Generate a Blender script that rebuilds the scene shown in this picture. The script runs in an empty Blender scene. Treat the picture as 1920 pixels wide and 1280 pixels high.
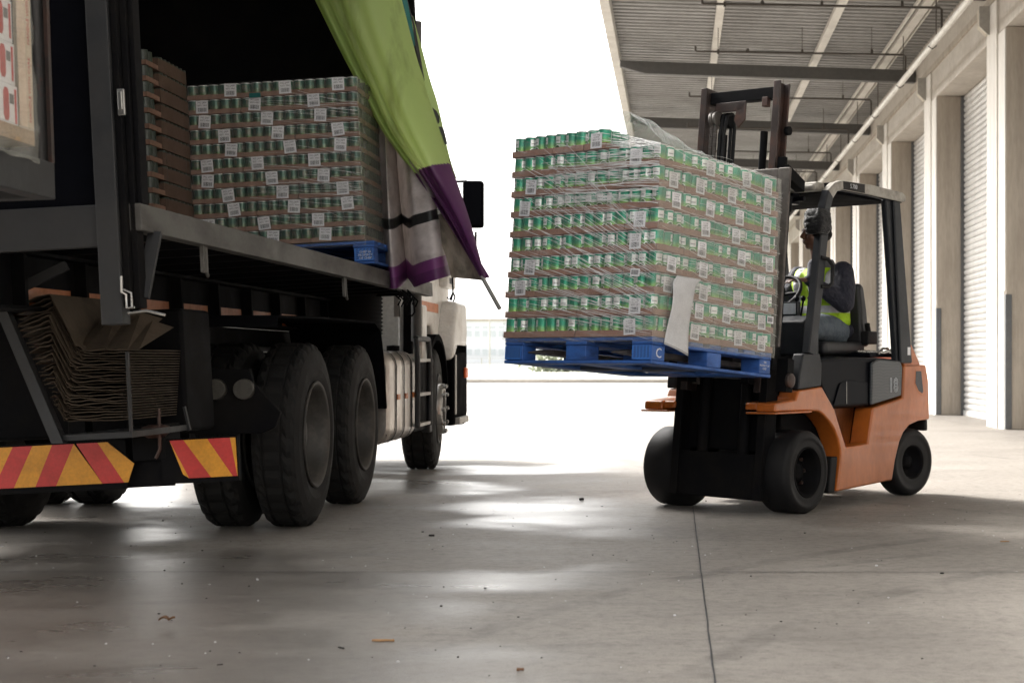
# Loading bay: a forklift lifts a wrapped pallet of green cans beside a curtain-sided truck.
import bpy, bmesh, math, random
from mathutils import Matrix, Vector
R = math.radians
CANOPY_START = 3.0  # unseen near end of the canopy, cut back so skylight reaches the load
sc = bpy.context.scene
COL = sc.collection
rnd = random.Random(7)

# ---------------------------------------------------------------- camera, sky, sun, exposure
cam = bpy.data.cameras.new('camera'); camo = bpy.data.objects.new('camera', cam); COL.objects.link(camo)
camo.location = (0, 0, 0.95); camo.rotation_euler = (R(90), 0, 0)
cam.lens = 53.4; cam.sensor_width = 36.0
cam.shift_x = -305/1920; cam.shift_y = 35/1920
cam.clip_start = 0.05; cam.clip_end = 2000
cam.dof.use_dof = True; cam.dof.focus_distance = 8.4; cam.dof.aperture_fstop = 5.0
sc.camera = camo
SUN_EL, SUN_AZ = R(40), R(-48)          # azimuth measured from +Y (ahead) towards +X
world = bpy.data.worlds.new("World"); sc.world = world; world.use_nodes = True
nt = world.node_tree; nt.nodes.clear()
sky = nt.nodes.new('ShaderNodeTexSky'); sky.sky_type = 'NISHITA'; sky.sun_disc = False
sky.sun_elevation = SUN_EL; sky.sun_rotation = SUN_AZ
sky.air_density = 1.0; sky.dust_density = 4.0; sky.ozone_density = 1.0
hsv = nt.nodes.new('ShaderNodeHueSaturation'); hsv.inputs['Saturation'].default_value = 0.12
warm = nt.nodes.new('ShaderNodeMix'); warm.data_type = 'RGBA'; warm.blend_type = 'MULTIPLY'
warm.inputs['Factor'].default_value = 1.0; warm.inputs[7].default_value = (1.0, 0.98, 0.95, 1)
bg = nt.nodes.new('ShaderNodeBackground'); bg.inputs['Strength'].default_value = 0.15
wo = nt.nodes.new('ShaderNodeOutputWorld')
nt.links.new(sky.outputs[0], hsv.inputs['Color']); nt.links.new(hsv.outputs[0], warm.inputs[6])
nt.links.new(warm.outputs[2], bg.inputs['Color']); nt.links.new(bg.outputs[0], wo.inputs[0])
sl = bpy.data.lights.new('sun', 'SUN'); sl.energy = 1.5; sl.angle = R(14); sl.color = (1, 0.96, 0.91)
so = bpy.data.objects.new('sun', sl); COL.objects.link(so)
sd = Vector((math.sin(SUN_AZ)*math.cos(SUN_EL), math.cos(SUN_AZ)*math.cos(SUN_EL), math.sin(SUN_EL)))
so.rotation_euler = sd.to_track_quat('Z', 'Y').to_euler(); so.location = (0, 0, 30)
sc.view_settings.view_transform = 'Standard'; sc.view_settings.look = 'None'
sc.view_settings.exposure = 2.15; sc.view_settings.gamma = 1.0
sc.cycles.max_bounces = 10; sc.cycles.transparent_max_bounces = 24
sc.cycles.diffuse_bounces = 5; sc.cycles.glossy_bounces = 4; sc.cycles.transmission_bounces = 4
sc.cycles.sample_clamp_indirect = 6; sc.cycles.caustics_reflective = False
sc.cycles.use_denoising = True

# ---------------------------------------------------------------- materials
class NB:
    def __init__(s, m): s.t = m.node_tree; s.b = s.t.nodes['Principled BSDF']
    def n(s, typ, **kw):
        o = s.t.nodes.new(typ)
        for k, v in kw.items():
            if k.startswith('_'): setattr(o, k[1:], v)
            else: o.inputs[k.replace('_', ' ')].default_value = v
        return o
    def l(s, a, b): s.t.links.new(a, b)
    def math(s, op, a, b=None, c=None):
        o = s.t.nodes.new('ShaderNodeMath'); o.operation = op
        for i, v in enumerate((a, b, c)):
            if v is None: continue
            if isinstance(v, (int, float)): o.inputs[i].default_value = v
            else: s.l(v, o.inputs[i])
        return o.outputs[0]
    def mix(s, f, a, b, mode='MIX'):
        o = s.t.nodes.new('ShaderNodeMix'); o.data_type = 'RGBA'; o.blend_type = mode
        for i, v in ((0, f), (6, a), (7, b)):
            if isinstance(v, (int, float)): o.inputs[i].default_value = v
            elif isinstance(v, tuple): o.inputs[i].default_value = (*v, 1) if len(v) == 3 else v
            else: s.l(v, o.inputs[i])
        return o.outputs[2]
    def coord(s, kind='Object', scale=(1, 1, 1), rot=(0, 0, 0)):
        c = s.t.nodes.new('ShaderNodeTexCoord'); m = s.t.nodes.new('ShaderNodeMapping')
        m.inputs['Scale'].default_value = scale; m.inputs['Rotation'].default_value = rot
        s.l(c.outputs[kind], m.inputs[0]); return m.outputs[0]
    def noise(s, vec, scale, detail=6, rough=0.6):
        o = s.n('ShaderNodeTexNoise', Scale=scale, Detail=detail, Roughness=rough); s.l(vec, o.inputs['Vector']); return o.outputs[0]
    def ramp(s, f, lo, hi, a=0.0, b=1.0):
        o = s.t.nodes.new('ShaderNodeMapRange'); o.inputs[1].default_value = lo; o.inputs[2].default_value = hi
        o.inputs[3].default_value = a; o.inputs[4].default_value = b; s.l(f, o.inputs[0]); return o.outputs[0]
    def bump(s, h, strength=0.3, dist=0.01):
        o = s.n('ShaderNodeBump', Strength=strength, Distance=dist); s.l(h, o.inputs['Height']); s.l(o.outputs[0], s.b.inputs['Normal'])
def newmat(name):
    m = bpy.data.materials.new(name); m.use_nodes = True; return m, NB(m)
def mat(name, col, rough=0.6, metal=0.0, dirt=None, dirt_amt=0.5, scale=6.0, bump=0.0, bscale=60, bdist=0.003, stretch=(1, 1, 1), spec=0.5, lo=0.45, hi=0.75, rvar=0.12, coat=0.0, ior=1.5, chips=0.0):
    m, b = newmat(name)
    v = b.coord('Object', stretch)
    n1 = b.noise(v, scale); f = b.ramp(n1, lo, hi, 0, dirt_amt)
    d = dirt or tuple(c*0.45 for c in col)
    n2 = b.noise(v, scale*9, 3); f2 = b.ramp(n2, 0.3, 0.8, 0.88, 1.1)
    c = b.mix(f, col, d)
    mul = b.n('ShaderNodeMix', _data_type='RGBA', _blend_type='MULTIPLY'); mul.inputs[0].default_value = 1
    b.l(c, mul.inputs[6]); comb = b.n('ShaderNodeCombineColor'); [b.l(f2, comb.inputs[i]) for i in range(3)]
    b.l(comb.outputs[0], mul.inputs[7]); fin = mul.outputs[2]
    if chips:                                    # paint chips and scratches down to primer and grime
        k1 = b.ramp(b.noise(b.coord('Object', (1, 1, 1)), 38, 9, .75), .64, .67, 0, chips)
        k2 = b.ramp(b.noise(b.coord('Object', (1, .35, 6), (.2, 0, 0)), 16, 6, .7), .66, .69, 0, chips)
        fin = b.mix(k1, fin, tuple(c*.22+.01 for c in col)); fin = b.mix(k2, fin, tuple(c*.4+.02 for c in col))
    b.l(fin, b.b.inputs['Base Color'])
    b.l(b.ramp(n1, 0.3, 0.7, max(0.02, rough-rvar), min(1, rough+rvar)), b.b.inputs['Roughness'])
    b.b.inputs['Metallic'].default_value = metal; b.b.inputs['Specular IOR Level'].default_value = spec
    b.b.inputs['Coat Weight'].default_value = coat; b.b.inputs['IOR'].default_value = ior
    if bump: b.bump(b.noise(v, bscale, 4), bump, bdist)
    return m
M = {}
M['black_steel'] = mat('black_steel', (.006, .006, .007), .7, 0, (.016, .014, .012), .6, 5, .2, spec=.15, ior=1.3)
M['frame_grey'] = mat('frame_grey', (.018, .019, .021), .6, .0, (.03, .028, .026), .7, 4, .2)
M['deck_rail'] = mat('deck_rail', (.10, .096, .088), .6, .2, (.04, .036, .032), .9, 7, .4, 90, .003, (1, .35, 1))
M['rust_steel'] = mat('rust_steel', (.05, .038, .035), .5, .5, (.13, .055, .035), .8, 5, .3)
M['worn_steel'] = mat('worn_steel', (.115, .10, .09), .55, .3, (.04, .033, .03), .8, 14, .4)
M['bare_steel'] = mat('bare_steel', (.45, .44, .42), .3, .9)
M['rubber'] = mat('rubber', (.010, .010, .010), .78, 0, (.026, .023, .021), .6, 7, .5, 120, .002, spec=.25)
M['solid_tyre'] = mat('solid_tyre', (.009, .009, .010), .6, 0, (.022, .02, .018), .6, 5, .15, spec=.22)
M['dirty_rim'] = mat('dirty_rim', (.045, .042, .038), .6, .2, (.13, .115, .10), .8, 10, .4)
M['orange_paint'] = mat('orange_paint', (.47, .125, .018), .38, 0, (.25, .07, .016), .7, 3, .08, 30, .002, (1, 1, .5), coat=.2, chips=.8)
M['grey_plastic'] = mat('grey_plastic', (.018, .020, .024), .5, 0, (.045, .045, .045), .4, 8, .3, 200, .001, ior=1.35)
M['gloss_black'] = mat('gloss_black', (.005, .0055, .008), .30, 0, (.006, .006, .008), .4, 2, spec=.2, rvar=.005, ior=1.2)
M['seat_vinyl'] = mat('seat_vinyl', (.022, .022, .024), .5, 0, (.05, .05, .05), .5, 8, .2)
M['worn_white'] = mat('worn_white', (.37, .345, .30), .5, 0, (.08, .07, .06), .8, 9, .2)
M['blue_paint'] = mat('blue_paint', (.035, .12, .40), .6, 0, (.018, .035, .10), .8, 9, .35, 60, .003, (.6, 1, 2))
M['blue_plastic'] = mat('blue_plastic', (.05, .19, .60), .5, 0, (.03, .09, .3), .4, 14)
M['pallet_under'] = mat('pallet_under', (.03, .05, .10), .8, 0, (.05, .04, .03), .8, 9, .4)
M['cardboard'] = mat('cardboard', (.31, .17, .122), .75, 0, (.22, .12, .085), .8, 5, .1, 80, .001)
M['old_card'] = mat('old_card', (.07, .05, .032), .9, 0, (.03, .02, .013), .9, 6, .3)
M['wood'] = mat('wood', (.42, .29, .17), .7, 0, (.22, .14, .08), .8, 12, .3, 60, .002, (1, 8, 8))
M['white_label'] = mat('white_label', (.80, .80, .82), .4, 0, (.66, .66, .68), .5, 20)
M['ink'] = mat('ink', (.025, .025, .03), .5)
M['white_ink'] = mat('white_ink', (.7, .72, .75), .5)
M['red_ink'] = mat('red_ink', (.5, .03, .03), .45)
M['white_paint'] = mat('white_paint', (.72, .70, .66), .4, 0, (.42, .37, .31), .6, 5, coat=.2)
M['tank_metal'] = mat('tank_metal', (.50, .46, .42), .34, .75, (.2, .16, .13), .7, 6, .15, 40, .003, (1, 1, .4))
M['fog_plastic'] = mat('fog_plastic', (.005, .005, .006), .8, spec=.1, ior=1.15)
M['lamp_lens'] = mat('lamp_lens', (.07, .065, .055), .5, 0, (.035, .03, .027), .8, 30)
M['amber'] = mat('amber', (.85, .13, .02), .3)
M['orange_tape'] = mat('orange_tape', (.55, .16, .03), .45, 0, (.25, .07, .02), .7, 9)
M['chev_red'] = mat('chev_red', (.55, .03, .025), .4, 0, (.3, .03, .02), .6, 9)
M['chev_yellow'] = mat('chev_yellow', (.72, .31, .015), .4, 0, (.4, .17, .02), .6, 9)
M['concrete_wall'] = mat('concrete_wall', (.46, .405, .34), .8, 0, (.27, .23, .185), .75, 1.1, .25, 40, .004, (3, 3, .45))
M['concrete_wall2'] = mat('concrete_wall2', (.55, .51, .455), .8, 0, (.43, .39, .34), .7, 1.1, .2, 40, .004)
M['door_slat'] = mat('door_slat', (.58, .57, .55), .45, .15, (.36, .34, .32), .5, 2)
M['pier_lit_white'] = mat('pier_lit_white', (.76, .73, .68), .7, 0, (.50, .46, .40), .6, 1.2, .15, 40, .003, (3, 3, .4), lo=.5)  # brighter light on the pier fronts put into a whiter colour
M['guard_grey'] = mat('guard_grey', (.12, .125, .13), .5, .2, (.2, .19, .18), .6, 4)
M['galv'] = mat('galv', (.42, .405, .375), .5, .25, (.3, .28, .25), .6, 3)
M['roof_sheet'] = mat('roof_sheet', (.24, .237, .23), .5, .2, (.16, .157, .15), .7, 1.2)
M['beam_grey'] = mat('beam_grey', (.085, .083, .08), .6, 0, (.12, .11, .10), .6, 1.5)
M['purlin_pale'] = mat('purlin_pale', (.66, .64, .59), .5, 0, (.45, .42, .38), .5, 2)
M['pipe_dark'] = mat('pipe_dark', (.07, .06, .05), .6)
M['pipe_white'] = mat('pipe_white', (.68, .66, .61), .45, 0, (.4, .38, .34), .5, 4)
M['lamp_shade'] = mat('lamp_shade', (.6, .54, .44), .5)
M['denim'] = mat('denim', (.10, .125, .15), .85, 0, (.055, .07, .09), .8, 14, .8, 22, .02)
M['navy'] = mat('navy', (.018, .019, .032), .8, 0, (.035, .035, .05), .7, 12, 1.0, 20, .03)
M['skin'] = mat('skin', (.12, .055, .033), .5, 0, (.08, .035, .022), .6, 30, .1, 200, .0008)
M['hair'] = mat('hair', (.012, .010, .009), .9, 0, None, .5, 50, .6, 300, .002)
M['eye_white'] = mat('eye_white', (.6, .57, .52), .3)
M['boot'] = mat('boot', (.02, .018, .016), .6)
M['paper'] = mat('paper', (.62, .62, .63), .6, 0, (.5, .5, .51), .6, 14, .25, 25, .004)
M['glass_pale'] = mat('glass_pale', (.56, .60, .63), .3)  # far windows: haze of distance put into the pale colour
M['far_wall'] = mat('far_wall', (.78, .80, .84), .8)
M['leaf_brown'] = mat('leaf_brown', (.20, .10, .05), .8, 0, (.1, .05, .025), .8, 60)
M['twig_tan'] = mat('twig_tan', (.42, .24, .11), .8, 0, (.2, .1, .05), .8, 80)
M['speck_dark'] = mat('speck_dark', (.03, .027, .025), .9)
M['dark_mesh_curtain'] = mat('dark_mesh_curtain', (.022, .021, .021), .6, 0, (.10, .035, .03), .6, 22, .3, 60, .004, lo=.58, hi=.72)
M['red_card_edge'] = mat('red_card_edge', (.62, .50, .36), .7, 0, (.5, .38, .26), .6, 12)

# tarpaulin: some light passes through
def tarp(name, col, dirt, amt=.6, trans=.35, sc_=3.0, lo=.5, hi=.75, stretch=(1, 1, .5)):
    m, b = newmat(name); v = b.coord('Object', stretch)
    c = b.mix(b.ramp(b.noise(v, sc_, 8), lo, hi, 0, amt), col, dirt)
    b.l(c, b.b.inputs['Base Color']); b.b.inputs['Roughness'].default_value = .42
    b.bump(b.noise(b.coord('Object', (1, 1, 1)), 12, 5), .35, .012)
    tr = b.n('ShaderNodeBsdfTranslucent'); b.l(c, tr.inputs[0])
    mx = b.n('ShaderNodeMixShader'); mx.inputs[0].default_value = trans
    b.l(b.b.outputs[0], mx.inputs[1]); b.l(tr.outputs[0], mx.inputs[2])
    b.l(mx.outputs[0], b.t.nodes['Material Output'].inputs[0]); return m
M['tarp_green'] = tarp('tarp_green', (.66, .82, .32), (.22, .28, .07), .8, .6, 2.2, .54, .74, (1.3, 1.3, .3))
M['tarp_purple'] = tarp('tarp_purple', (.12, .03, .12), (.04, .012, .04), .5, .15)
M['tarp_violet'] = tarp('tarp_violet', (.20, .055, .19), (.09, .03, .08), .6, .2)
M['tarp_teal'] = tarp('tarp_teal', (.02, .17, .16), (.015, .08, .08), .4, .3)
M['tarp_lime'] = tarp('tarp_lime', (.42, .55, .20), (.3, .4, .12), .4, .4)
M['tarp_black'] = tarp('tarp_black', (.02, .02, .02), (.03, .03, .03), .5, .05)
M['tarp_grey'] = tarp('tarp_grey', (.66, .60, .585), (.25, .21, .19), .85, .3, 4.0, .42, .72, (1, 1, 1.6))
M['tarp_tan'] = tarp('tarp_tan', (.36, .31, .25), (.09, .075, .06), .9, .2, 9.0, .42, .65)

# printed can: green fading to lime, white panel, bowl ring
def can_mat(name, top, bot, pan, trans_top=.55):
    m, b = newmat(name)
    uv = b.n('ShaderNodeUVMap'); sp = b.n('ShaderNodeSeparateXYZ'); b.l(uv.outputs[0], sp.inputs[0])
    u, v = sp.outputs[0], sp.outputs[1]
    nz = b.noise(b.coord('Object'), 45, 3)
    g = b.mix(b.ramp(b.math('ADD', v, b.math('MULTIPLY', nz, .25)), .2, trans_top+.2), bot, top)
    uu = b.math('ABSOLUTE', b.math('SUBTRACT', b.math('FRACT', b.math('MULTIPLY', u, 2.0)), .5))
    pm = b.math('MULTIPLY', b.math('LESS_THAN', uu, .17), b.math('MULTIPLY', b.math('GREATER_THAN', v, .5), b.math('LESS_THAN', v, .88)))
    c = b.mix(pm, g, pan)
    ln = b.math('MULTIPLY', b.math('LESS_THAN', uu, .12), b.math('MULTIPLY', b.math('GREATER_THAN', v, .62), b.math('LESS_THAN', v, .68)))
    c = b.mix(b.math('MULTIPLY', ln, .7), c, (.12, .14, .14))
    ex = b.math('DIVIDE', uu, .2); ey = b.math('DIVIDE', b.math('SUBTRACT', v, .23), .2)
    d = b.math('SQRT', b.math('ADD', b.math('MULTIPLY', ex, ex), b.math('MULTIPLY', ey, ey)))
    ring = b.math('MULTIPLY', b.math('GREATER_THAN', d, .82), b.math('LESS_THAN', d, 1.0))
    c = b.mix(ring, c, pan)
    peas = b.n('ShaderNodeTexVoronoi', Scale=26.0); b.l(uv.outputs[0], peas.inputs['Vector'])
    c2 = b.mix(b.ramp(peas.outputs['Distance'], .1, .5), (.12, .28, .03), (.03, .09, .01))
    c = b.mix(b.math('LESS_THAN', d, .82), c, c2)
    rim = b.math('ADD', b.math('GREATER_THAN', v, .965), b.math('LESS_THAN', v, .03))
    c = b.mix(rim, c, (.55, .56, .55))
    oi = b.n('ShaderNodeObjectInfo'); hs = b.n('ShaderNodeHueSaturation')
    b.l(b.ramp(oi.outputs['Random'], 0, 1, .8, 1.2), hs.inputs['Value']); b.l(c, hs.inputs['Color'])
    b.l(hs.outputs[0], b.b.inputs['Base Color']); b.b.inputs['Roughness'].default_value = .28
    b.b.inputs['Metallic'].default_value = .25
    return m
M['can_print'] = can_mat('can_print', (.005, .27, .155), (.38, .52, .03), (.80, .82, .80))
M['jam_print'] = can_mat('jam_print', (.035, .10, .07), (.17, .18, .07), (.12, .13, .09))

# stretch film, UV in metres along and up the side it covers
def film(name, base, amt, ang, stretchy=26, tint=(.85, .87, .86)):
    m, b = newmat(name)
    uv = b.n('ShaderNodeUVMap'); mp = b.n('ShaderNodeMapping'); mp.inputs['Rotation'].default_value = (0, 0, ang)
    mp.vector_type = 'POINT'; b.l(uv.outputs[0], mp.inputs[0])
    mp2 = b.n('ShaderNodeMapping'); mp2.inputs['Scale'].default_value = (1.1, stretchy, 1); b.l(mp.outputs[0], mp2.inputs[0])
    n1 = b.noise(mp2.outputs[0], 3.2, 9, .72)
    mp3 = b.n('ShaderNodeMapping'); mp3.inputs['Scale'].default_value = (1.5, 1.5, 1); b.l(uv.outputs[0], mp3.inputs[0])
    n2 = b.noise(mp3.outputs[0], 2.0, 3)
    streak = b.ramp(n1, .52, .74, 0, amt)
    patch = b.ramp(n2, .35, .7, .15, 1.0)
    a = b.math('ADD', base, b.math('MULTIPLY', streak, patch))
    a = b.math('MINIMUM', a, .85)
    b.b.inputs['Base Color'].default_value = (*tint, 1); b.b.inputs['Roughness'].default_value = .22
    b.b.inputs['Specular IOR Level'].default_value = .9; b.b.inputs['IOR'].default_value = 1.7
    b.bump(n1, .9, .008)
    tp = b.n('ShaderNodeBsdfTransparent'); mx = b.n('ShaderNodeMixShader')
    b.l(a, mx.inputs[0]); b.l(tp.outputs[0], mx.inputs[1]); b.l(b.b.outputs[0], mx.inputs[2])
    b.l(mx.outputs[0], b.t.nodes['Material Output'].inputs[0]); return m
M['film_clear'] = film('film_clear', .05, 1.0, R(14), 26, (.98, .98, .98))
M['film_milky'] = film('film_milky', .24, .45, R(-6), 34, (.72, .72, .64))
M['film_top'] = film('film_top', .34, .6, R(30), 12)
M['film_jam'] = film('film_jam', .07, .45, R(12), 30, (.6, .6, .58))
m, b = newmat('strand_glint'); b.b.inputs['Base Color'].default_value = (.98, .98, .98, 1); b.b.inputs['Roughness'].default_value = .2; b.b.inputs['Specular IOR Level'].default_value = 1.0; b.b.inputs['IOR'].default_value = 1.8  # near-white diffuse colour standing in for glints on film wrinkles
tp = b.n('ShaderNodeBsdfTransparent'); mx = b.n('ShaderNodeMixShader'); mx.inputs[0].default_value = .85
b.l(tp.outputs[0], mx.inputs[1]); b.l(b.b.outputs[0], mx.inputs[2]); b.l(mx.outputs[0], b.t.nodes['Material Output'].inputs[0]); M['strand_glint'] = m

# concrete yard: slab joints are modelled; patches of wet concrete are smoother and darker
m, b = newmat('yard_concrete'); v = b.coord('Object'); M['yard'] = m
big = b.noise(v, .22, 4, .55); mid = b.noise(b.coord('Object', (1, 2.2, 1)), .9, 8, .62); fine = b.noise(v, 90, 4, .7); grit = b.noise(v, 260, 2, .5)
scr = b.noise(b.coord('Object', (.5, 4, 1), (0, 0, .25)), 2.2, 6, .7)
c = b.mix(b.ramp(mid, .3, .72), (.225, .203, .178), (.36, .328, .29))
c = b.mix(b.ramp(scr, .58, .74, 0, .6), c, (.13, .117, .104))
c = b.mix(b.ramp(b.noise(v, 1.7, 5, .6), .62, .75, 0, .6), c, (.075, .066, .058))
c = b.mix(b.ramp(fine, .45, .62, 0, .5), c, (.30, .275, .245)); c = b.mix(b.ramp(grit, .55, .64, 0, .7), c, (.045, .04, .037))
med = b.noise(b.coord('Object', (1, 1, 1)), 17, 8, .82); med2 = b.noise(b.coord('Object', (.7, 1.6, 1)), 5.5, 7, .75)
c = b.mix(b.ramp(med, .48, .62, 0, .4), c, (.36, .33, .30)); c = b.mix(b.ramp(med, .48, .38, 0, .4), c, (.09, .08, .07))
c = b.mix(b.ramp(med2, .54, .68, 0, .3), c, (.12, .105, .093)); c = b.mix(b.ramp(b.noise(v, .55, 6, .6), .48, .68, 0, .4), c, (.14, .123, .108))
# faint black tyre arcs left by turning forklifts
px_ = b.n('ShaderNodeSeparateXYZ'); b.l(v, px_.inputs[0]); tn = b.ramp(b.noise(b.coord('Object', (1, 1, 1)), 2.6, 7, .7), .42, .66, 0, 1)
for cx_, cy_, r_, w_, am in ((6.0, 2.5, 6.3, .07, .5), (6.0, 2.5, 7.25, .07, .42), (-3.0, 12.5, 6.6, .06, .4), (9.0, 16.0, 9.6, .08, .5), (2.0, -6.0, 11.3, .06, .35)):
    dx_ = b.math('SUBTRACT', px_.outputs[0], cx_); dy_ = b.math('SUBTRACT', px_.outputs[1], cy_)
    dd_ = b.math('ABSOLUTE', b.math('SUBTRACT', b.math('SQRT', b.math('ADD', b.math('MULTIPLY', dx_, dx_), b.math('MULTIPLY', dy_, dy_))), r_))
    c = b.mix(b.math('MULTIPLY', b.ramp(dd_, w_, w_*.55, 0, am), tn), c, (.055, .05, .046))
# damp areas near the truck side, where water has dried unevenly
wetn = b.noise(b.coord('Object', (.6, .75, 1), (0, 0, .15)), .8, 3, .45)
sx = b.n('ShaderNodeSeparateXYZ'); b.l(v, sx.inputs[0])
near_truck = b.ramp(sx.outputs[0], -.05, -.75, 0, 1)
wet = b.math('MULTIPLY', b.ramp(wetn, .45, .53), near_truck)
c = b.mix(b.math('MULTIPLY', wet, .45), c, (.09, .08, .072))
b.l(c, b.b.inputs['Base Color'])
rr = b.math('SUBTRACT', b.ramp(mid, .3, .7, .56, .72), b.math('MULTIPLY', wet, .33)); b.l(rr, b.b.inputs['Roughness'])
hh = b.math('ADD', b.math('ADD', b.math('MULTIPLY', fine, .6), grit), b.math('MULTIPLY', med, 2.0)); b.bump(hh, .45, .003)
m, b = newmat('far_grass'); v = b.coord('Object'); M['grass'] = m
b.l(b.mix(b.ramp(b.noise(v, .3, 8), .3, .7), (.36, .37, .31), (.46, .45, .38)), b.b.inputs['Base Color']); b.b.inputs['Roughness'].default_value = .9

# hi-vis vest: lime cloth with reflective bands at fixed heights and over the shoulders
m, b = newmat('hi_vis'); M['hi_vis'] = m
v = b.coord('Object'); sx = b.n('ShaderNodeSeparateXYZ'); b.l(v, sx.inputs[0])
x_, y_, z_ = sx.outputs
def band(val, lo, hi): return b.math('MULTIPLY', b.math('GREATER_THAN', val, lo), b.math('LESS_THAN', val, hi))
ax = b.math('ABSOLUTE', x_)
bands = b.math('MAXIMUM', band(z_, .20, .25), b.math('MULTIPLY', band(ax, .105, .155), b.math('GREATER_THAN', z_, .27)))
c = b.mix(b.ramp(b.noise(v, 16, 4), .4, .7), (.50, .80, .02), (.40, .66, .015)); c = b.mix(bands, c, (.62, .62, .64))
b.l(c, b.b.inputs['Base Color']); b.b.inputs['Roughness'].default_value = .6; b.bump(b.noise(v, 16, 5), 1.0, .03)

# hood side panel with a moire-like wave pattern
m, b = newmat('wave_decal'); M['wave'] = m
w = b.n('ShaderNodeTexWave', Scale=16.0, Distortion=6.0, Detail=1.0); w.wave_type = 'BANDS'; w.bands_direction = 'Z'
w.inputs['Detail Scale'].default_value = .8; b.l(b.coord('Object'), w.inputs[0])
b.l(b.mix(b.ramp(w.outputs['Fac'], .35, .65), (.022, .026, .030), (.040, .045, .050)), b.b.inputs['Base Color']); b.b.inputs['Roughness'].default_value = .4

# ---------------------------------------------------------------- mesh helpers
class MB:
    """Collects shapes into one mesh."""
    def __init__(s): s.v = []; s.f = []; s.m = []; s.uv = {}; s.sm = []
    def add(s, vs, fs, mi=0, smooth=False):
        o = len(s.v); s.v += [tuple(p) for p in vs]
        for f in fs: s.f.append([i+o for i in f]); s.m.append(mi); s.sm.append(smooth)
        return s
    def box(s, a, b, mi=0, mx=None):
        (x0, y0, z0), (x1, y1, z1) = a, b
        vs = [(x, y, z) for x in (x0, x1) for y in (y0, y1) for z in (z0, z1)]
        if mx is not None: vs = [tuple(mx @ Vector(p)) for p in vs]
        fs = [(0, 1, 3, 2), (4, 6, 7, 5), (0, 4, 5, 1), (2, 3, 7, 6), (0, 2, 6, 4), (1, 5, 7, 3)]
        return s.add(vs, fs, mi)
    def bar(s, p, q, w, h, mi=0, up=(0, 0, 1)):
        """rectangular bar from p to q, w across, h along up"""
        p, q = Vector(p), Vector(q); d = (q-p).normalized(); u = Vector(up)
        if abs(d.dot(u)) > .98: u = Vector((0, 1, 0))
        r = d.cross(u).normalized(); u = r.cross(d).normalized()
        vs = [e + r*(sx*w/2) + u*(sy*h/2) for e in (p, q) for sx, sy in ((-1, -1), (1, -1), (1, 1), (-1, 1))]
        return s.add(vs, [(0, 1, 2, 3), (7, 6, 5, 4), (0, 4, 5, 1), (1, 5, 6, 2), (2, 6, 7, 3), (3, 7, 4, 0)], mi)
    def tube(s, pts, r, n=10, mi=0, cap=True, radii=None):
        pts = [Vector(p) for p in pts]; rings = []; prev = None
        for i, p in enumerate(pts):
            d = (pts[min(i+1, len(pts)-1)] - pts[max(i-1, 0)]).normalized()
            u = prev - d*prev.dot(d) if prev is not None else (Vector((0, 0, 1)) if abs(d.z) < .9 else Vector((1, 0, 0)))
            u = (u - d*u.dot(d)).normalized(); w = d.cross(u); prev = u
            rr = radii[i] if radii else r
            rings.append([p + (u*math.cos(2*math.pi*k/n) + w*math.sin(2*math.pi*k/n))*rr for k in range(n)])
        vs = [q for ring in rings for q in ring]
        fs = [(i*n+k, i*n+(k+1) % n, (i+1)*n+(k+1) % n, (i+1)*n+k) for i in range(len(pts)-1) for k in range(n)]
        s.add(vs, fs, mi, True)
        if cap: s.add(rings[0], [tuple(range(n))[::-1]], mi); s.add(rings[-1], [tuple(range(n))], mi)
        return s
    def lathe(s, prof, n=48, axis='x', c=(0, 0, 0), mi=0, mod=None, close=False, smooth=True):
        """prof: list of (along axis, radius[, material])"""
        vs = []; 
        for i, p in enumerate(prof):
            for k in range(n):
                a = 2*math.pi*k/n; r = p[1] * (mod(i, k) if mod else 1)
                q = (p[0], r*math.cos(a), r*math.sin(a)) if axis == 'x' else (r*math.cos(a), r*math.sin(a), p[0])
                vs.append((q[0]+c[0], q[1]+c[1], q[2]+c[2]))
        o = len(s.v); s.v += vs
        for i in range(len(prof)-1):
            mm = prof[i][2] if len(prof[i]) > 2 else mi
            for k in range(n):
                s.f.append([o+i*n+k, o+i*n+(k+1) % n, o+(i+1)*n+(k+1) % n, o+(i+1)*n+k]); s.m.append(mm); s.sm.append(smooth)
        for i, rev in ((0, True), (len(prof)-1, False)):
            if prof[i][1] > 1e-4 and not close:
                f = [o+i*n+k for k in range(n)]; s.f.append(f[::-1] if rev else f); s.m.append(prof[min(i, len(prof)-2)][2] if len(prof[i]) > 2 else mi); s.sm.append(False)
        return s
    def prism(s, poly, a, b, axis='x', mi=0):
        """polygon (two coords in axis order) swept from a to b along axis"""
        def P(t, q): return {'x': (t, q[0], q[1]), 'y': (q[0], t, q[1]), 'z': (q[0], q[1], t)}[axis]
        n = len(poly); vs = [P(a, q) for q in poly] + [P(b, q) for q in poly]
        fs = [tuple(range(n)), tuple(range(2*n-1, n-1, -1))] + [(i, i+n, (i+1) % n+n, (i+1) % n) for i in range(n)]
        return s.add(vs, fs, mi)
    def grid(s, rows, mi=0, mfun=None, smooth=True, closed=False):
        nr, nc = len(rows), len(rows[0]); o = len(s.v); s.v += [tuple(p) for r in rows for p in r]
        for i in range(nr-1):
            for j in range(nc if closed else nc-1):
                jj = (j+1) % nc
                s.f.append([o+i*nc+j, o+i*nc+jj, o+(i+1)*nc+jj, o+(i+1)*nc+j]); s.m.append(mfun(i, j) if mfun else mi); s.sm.append(smooth)
        return s
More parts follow.
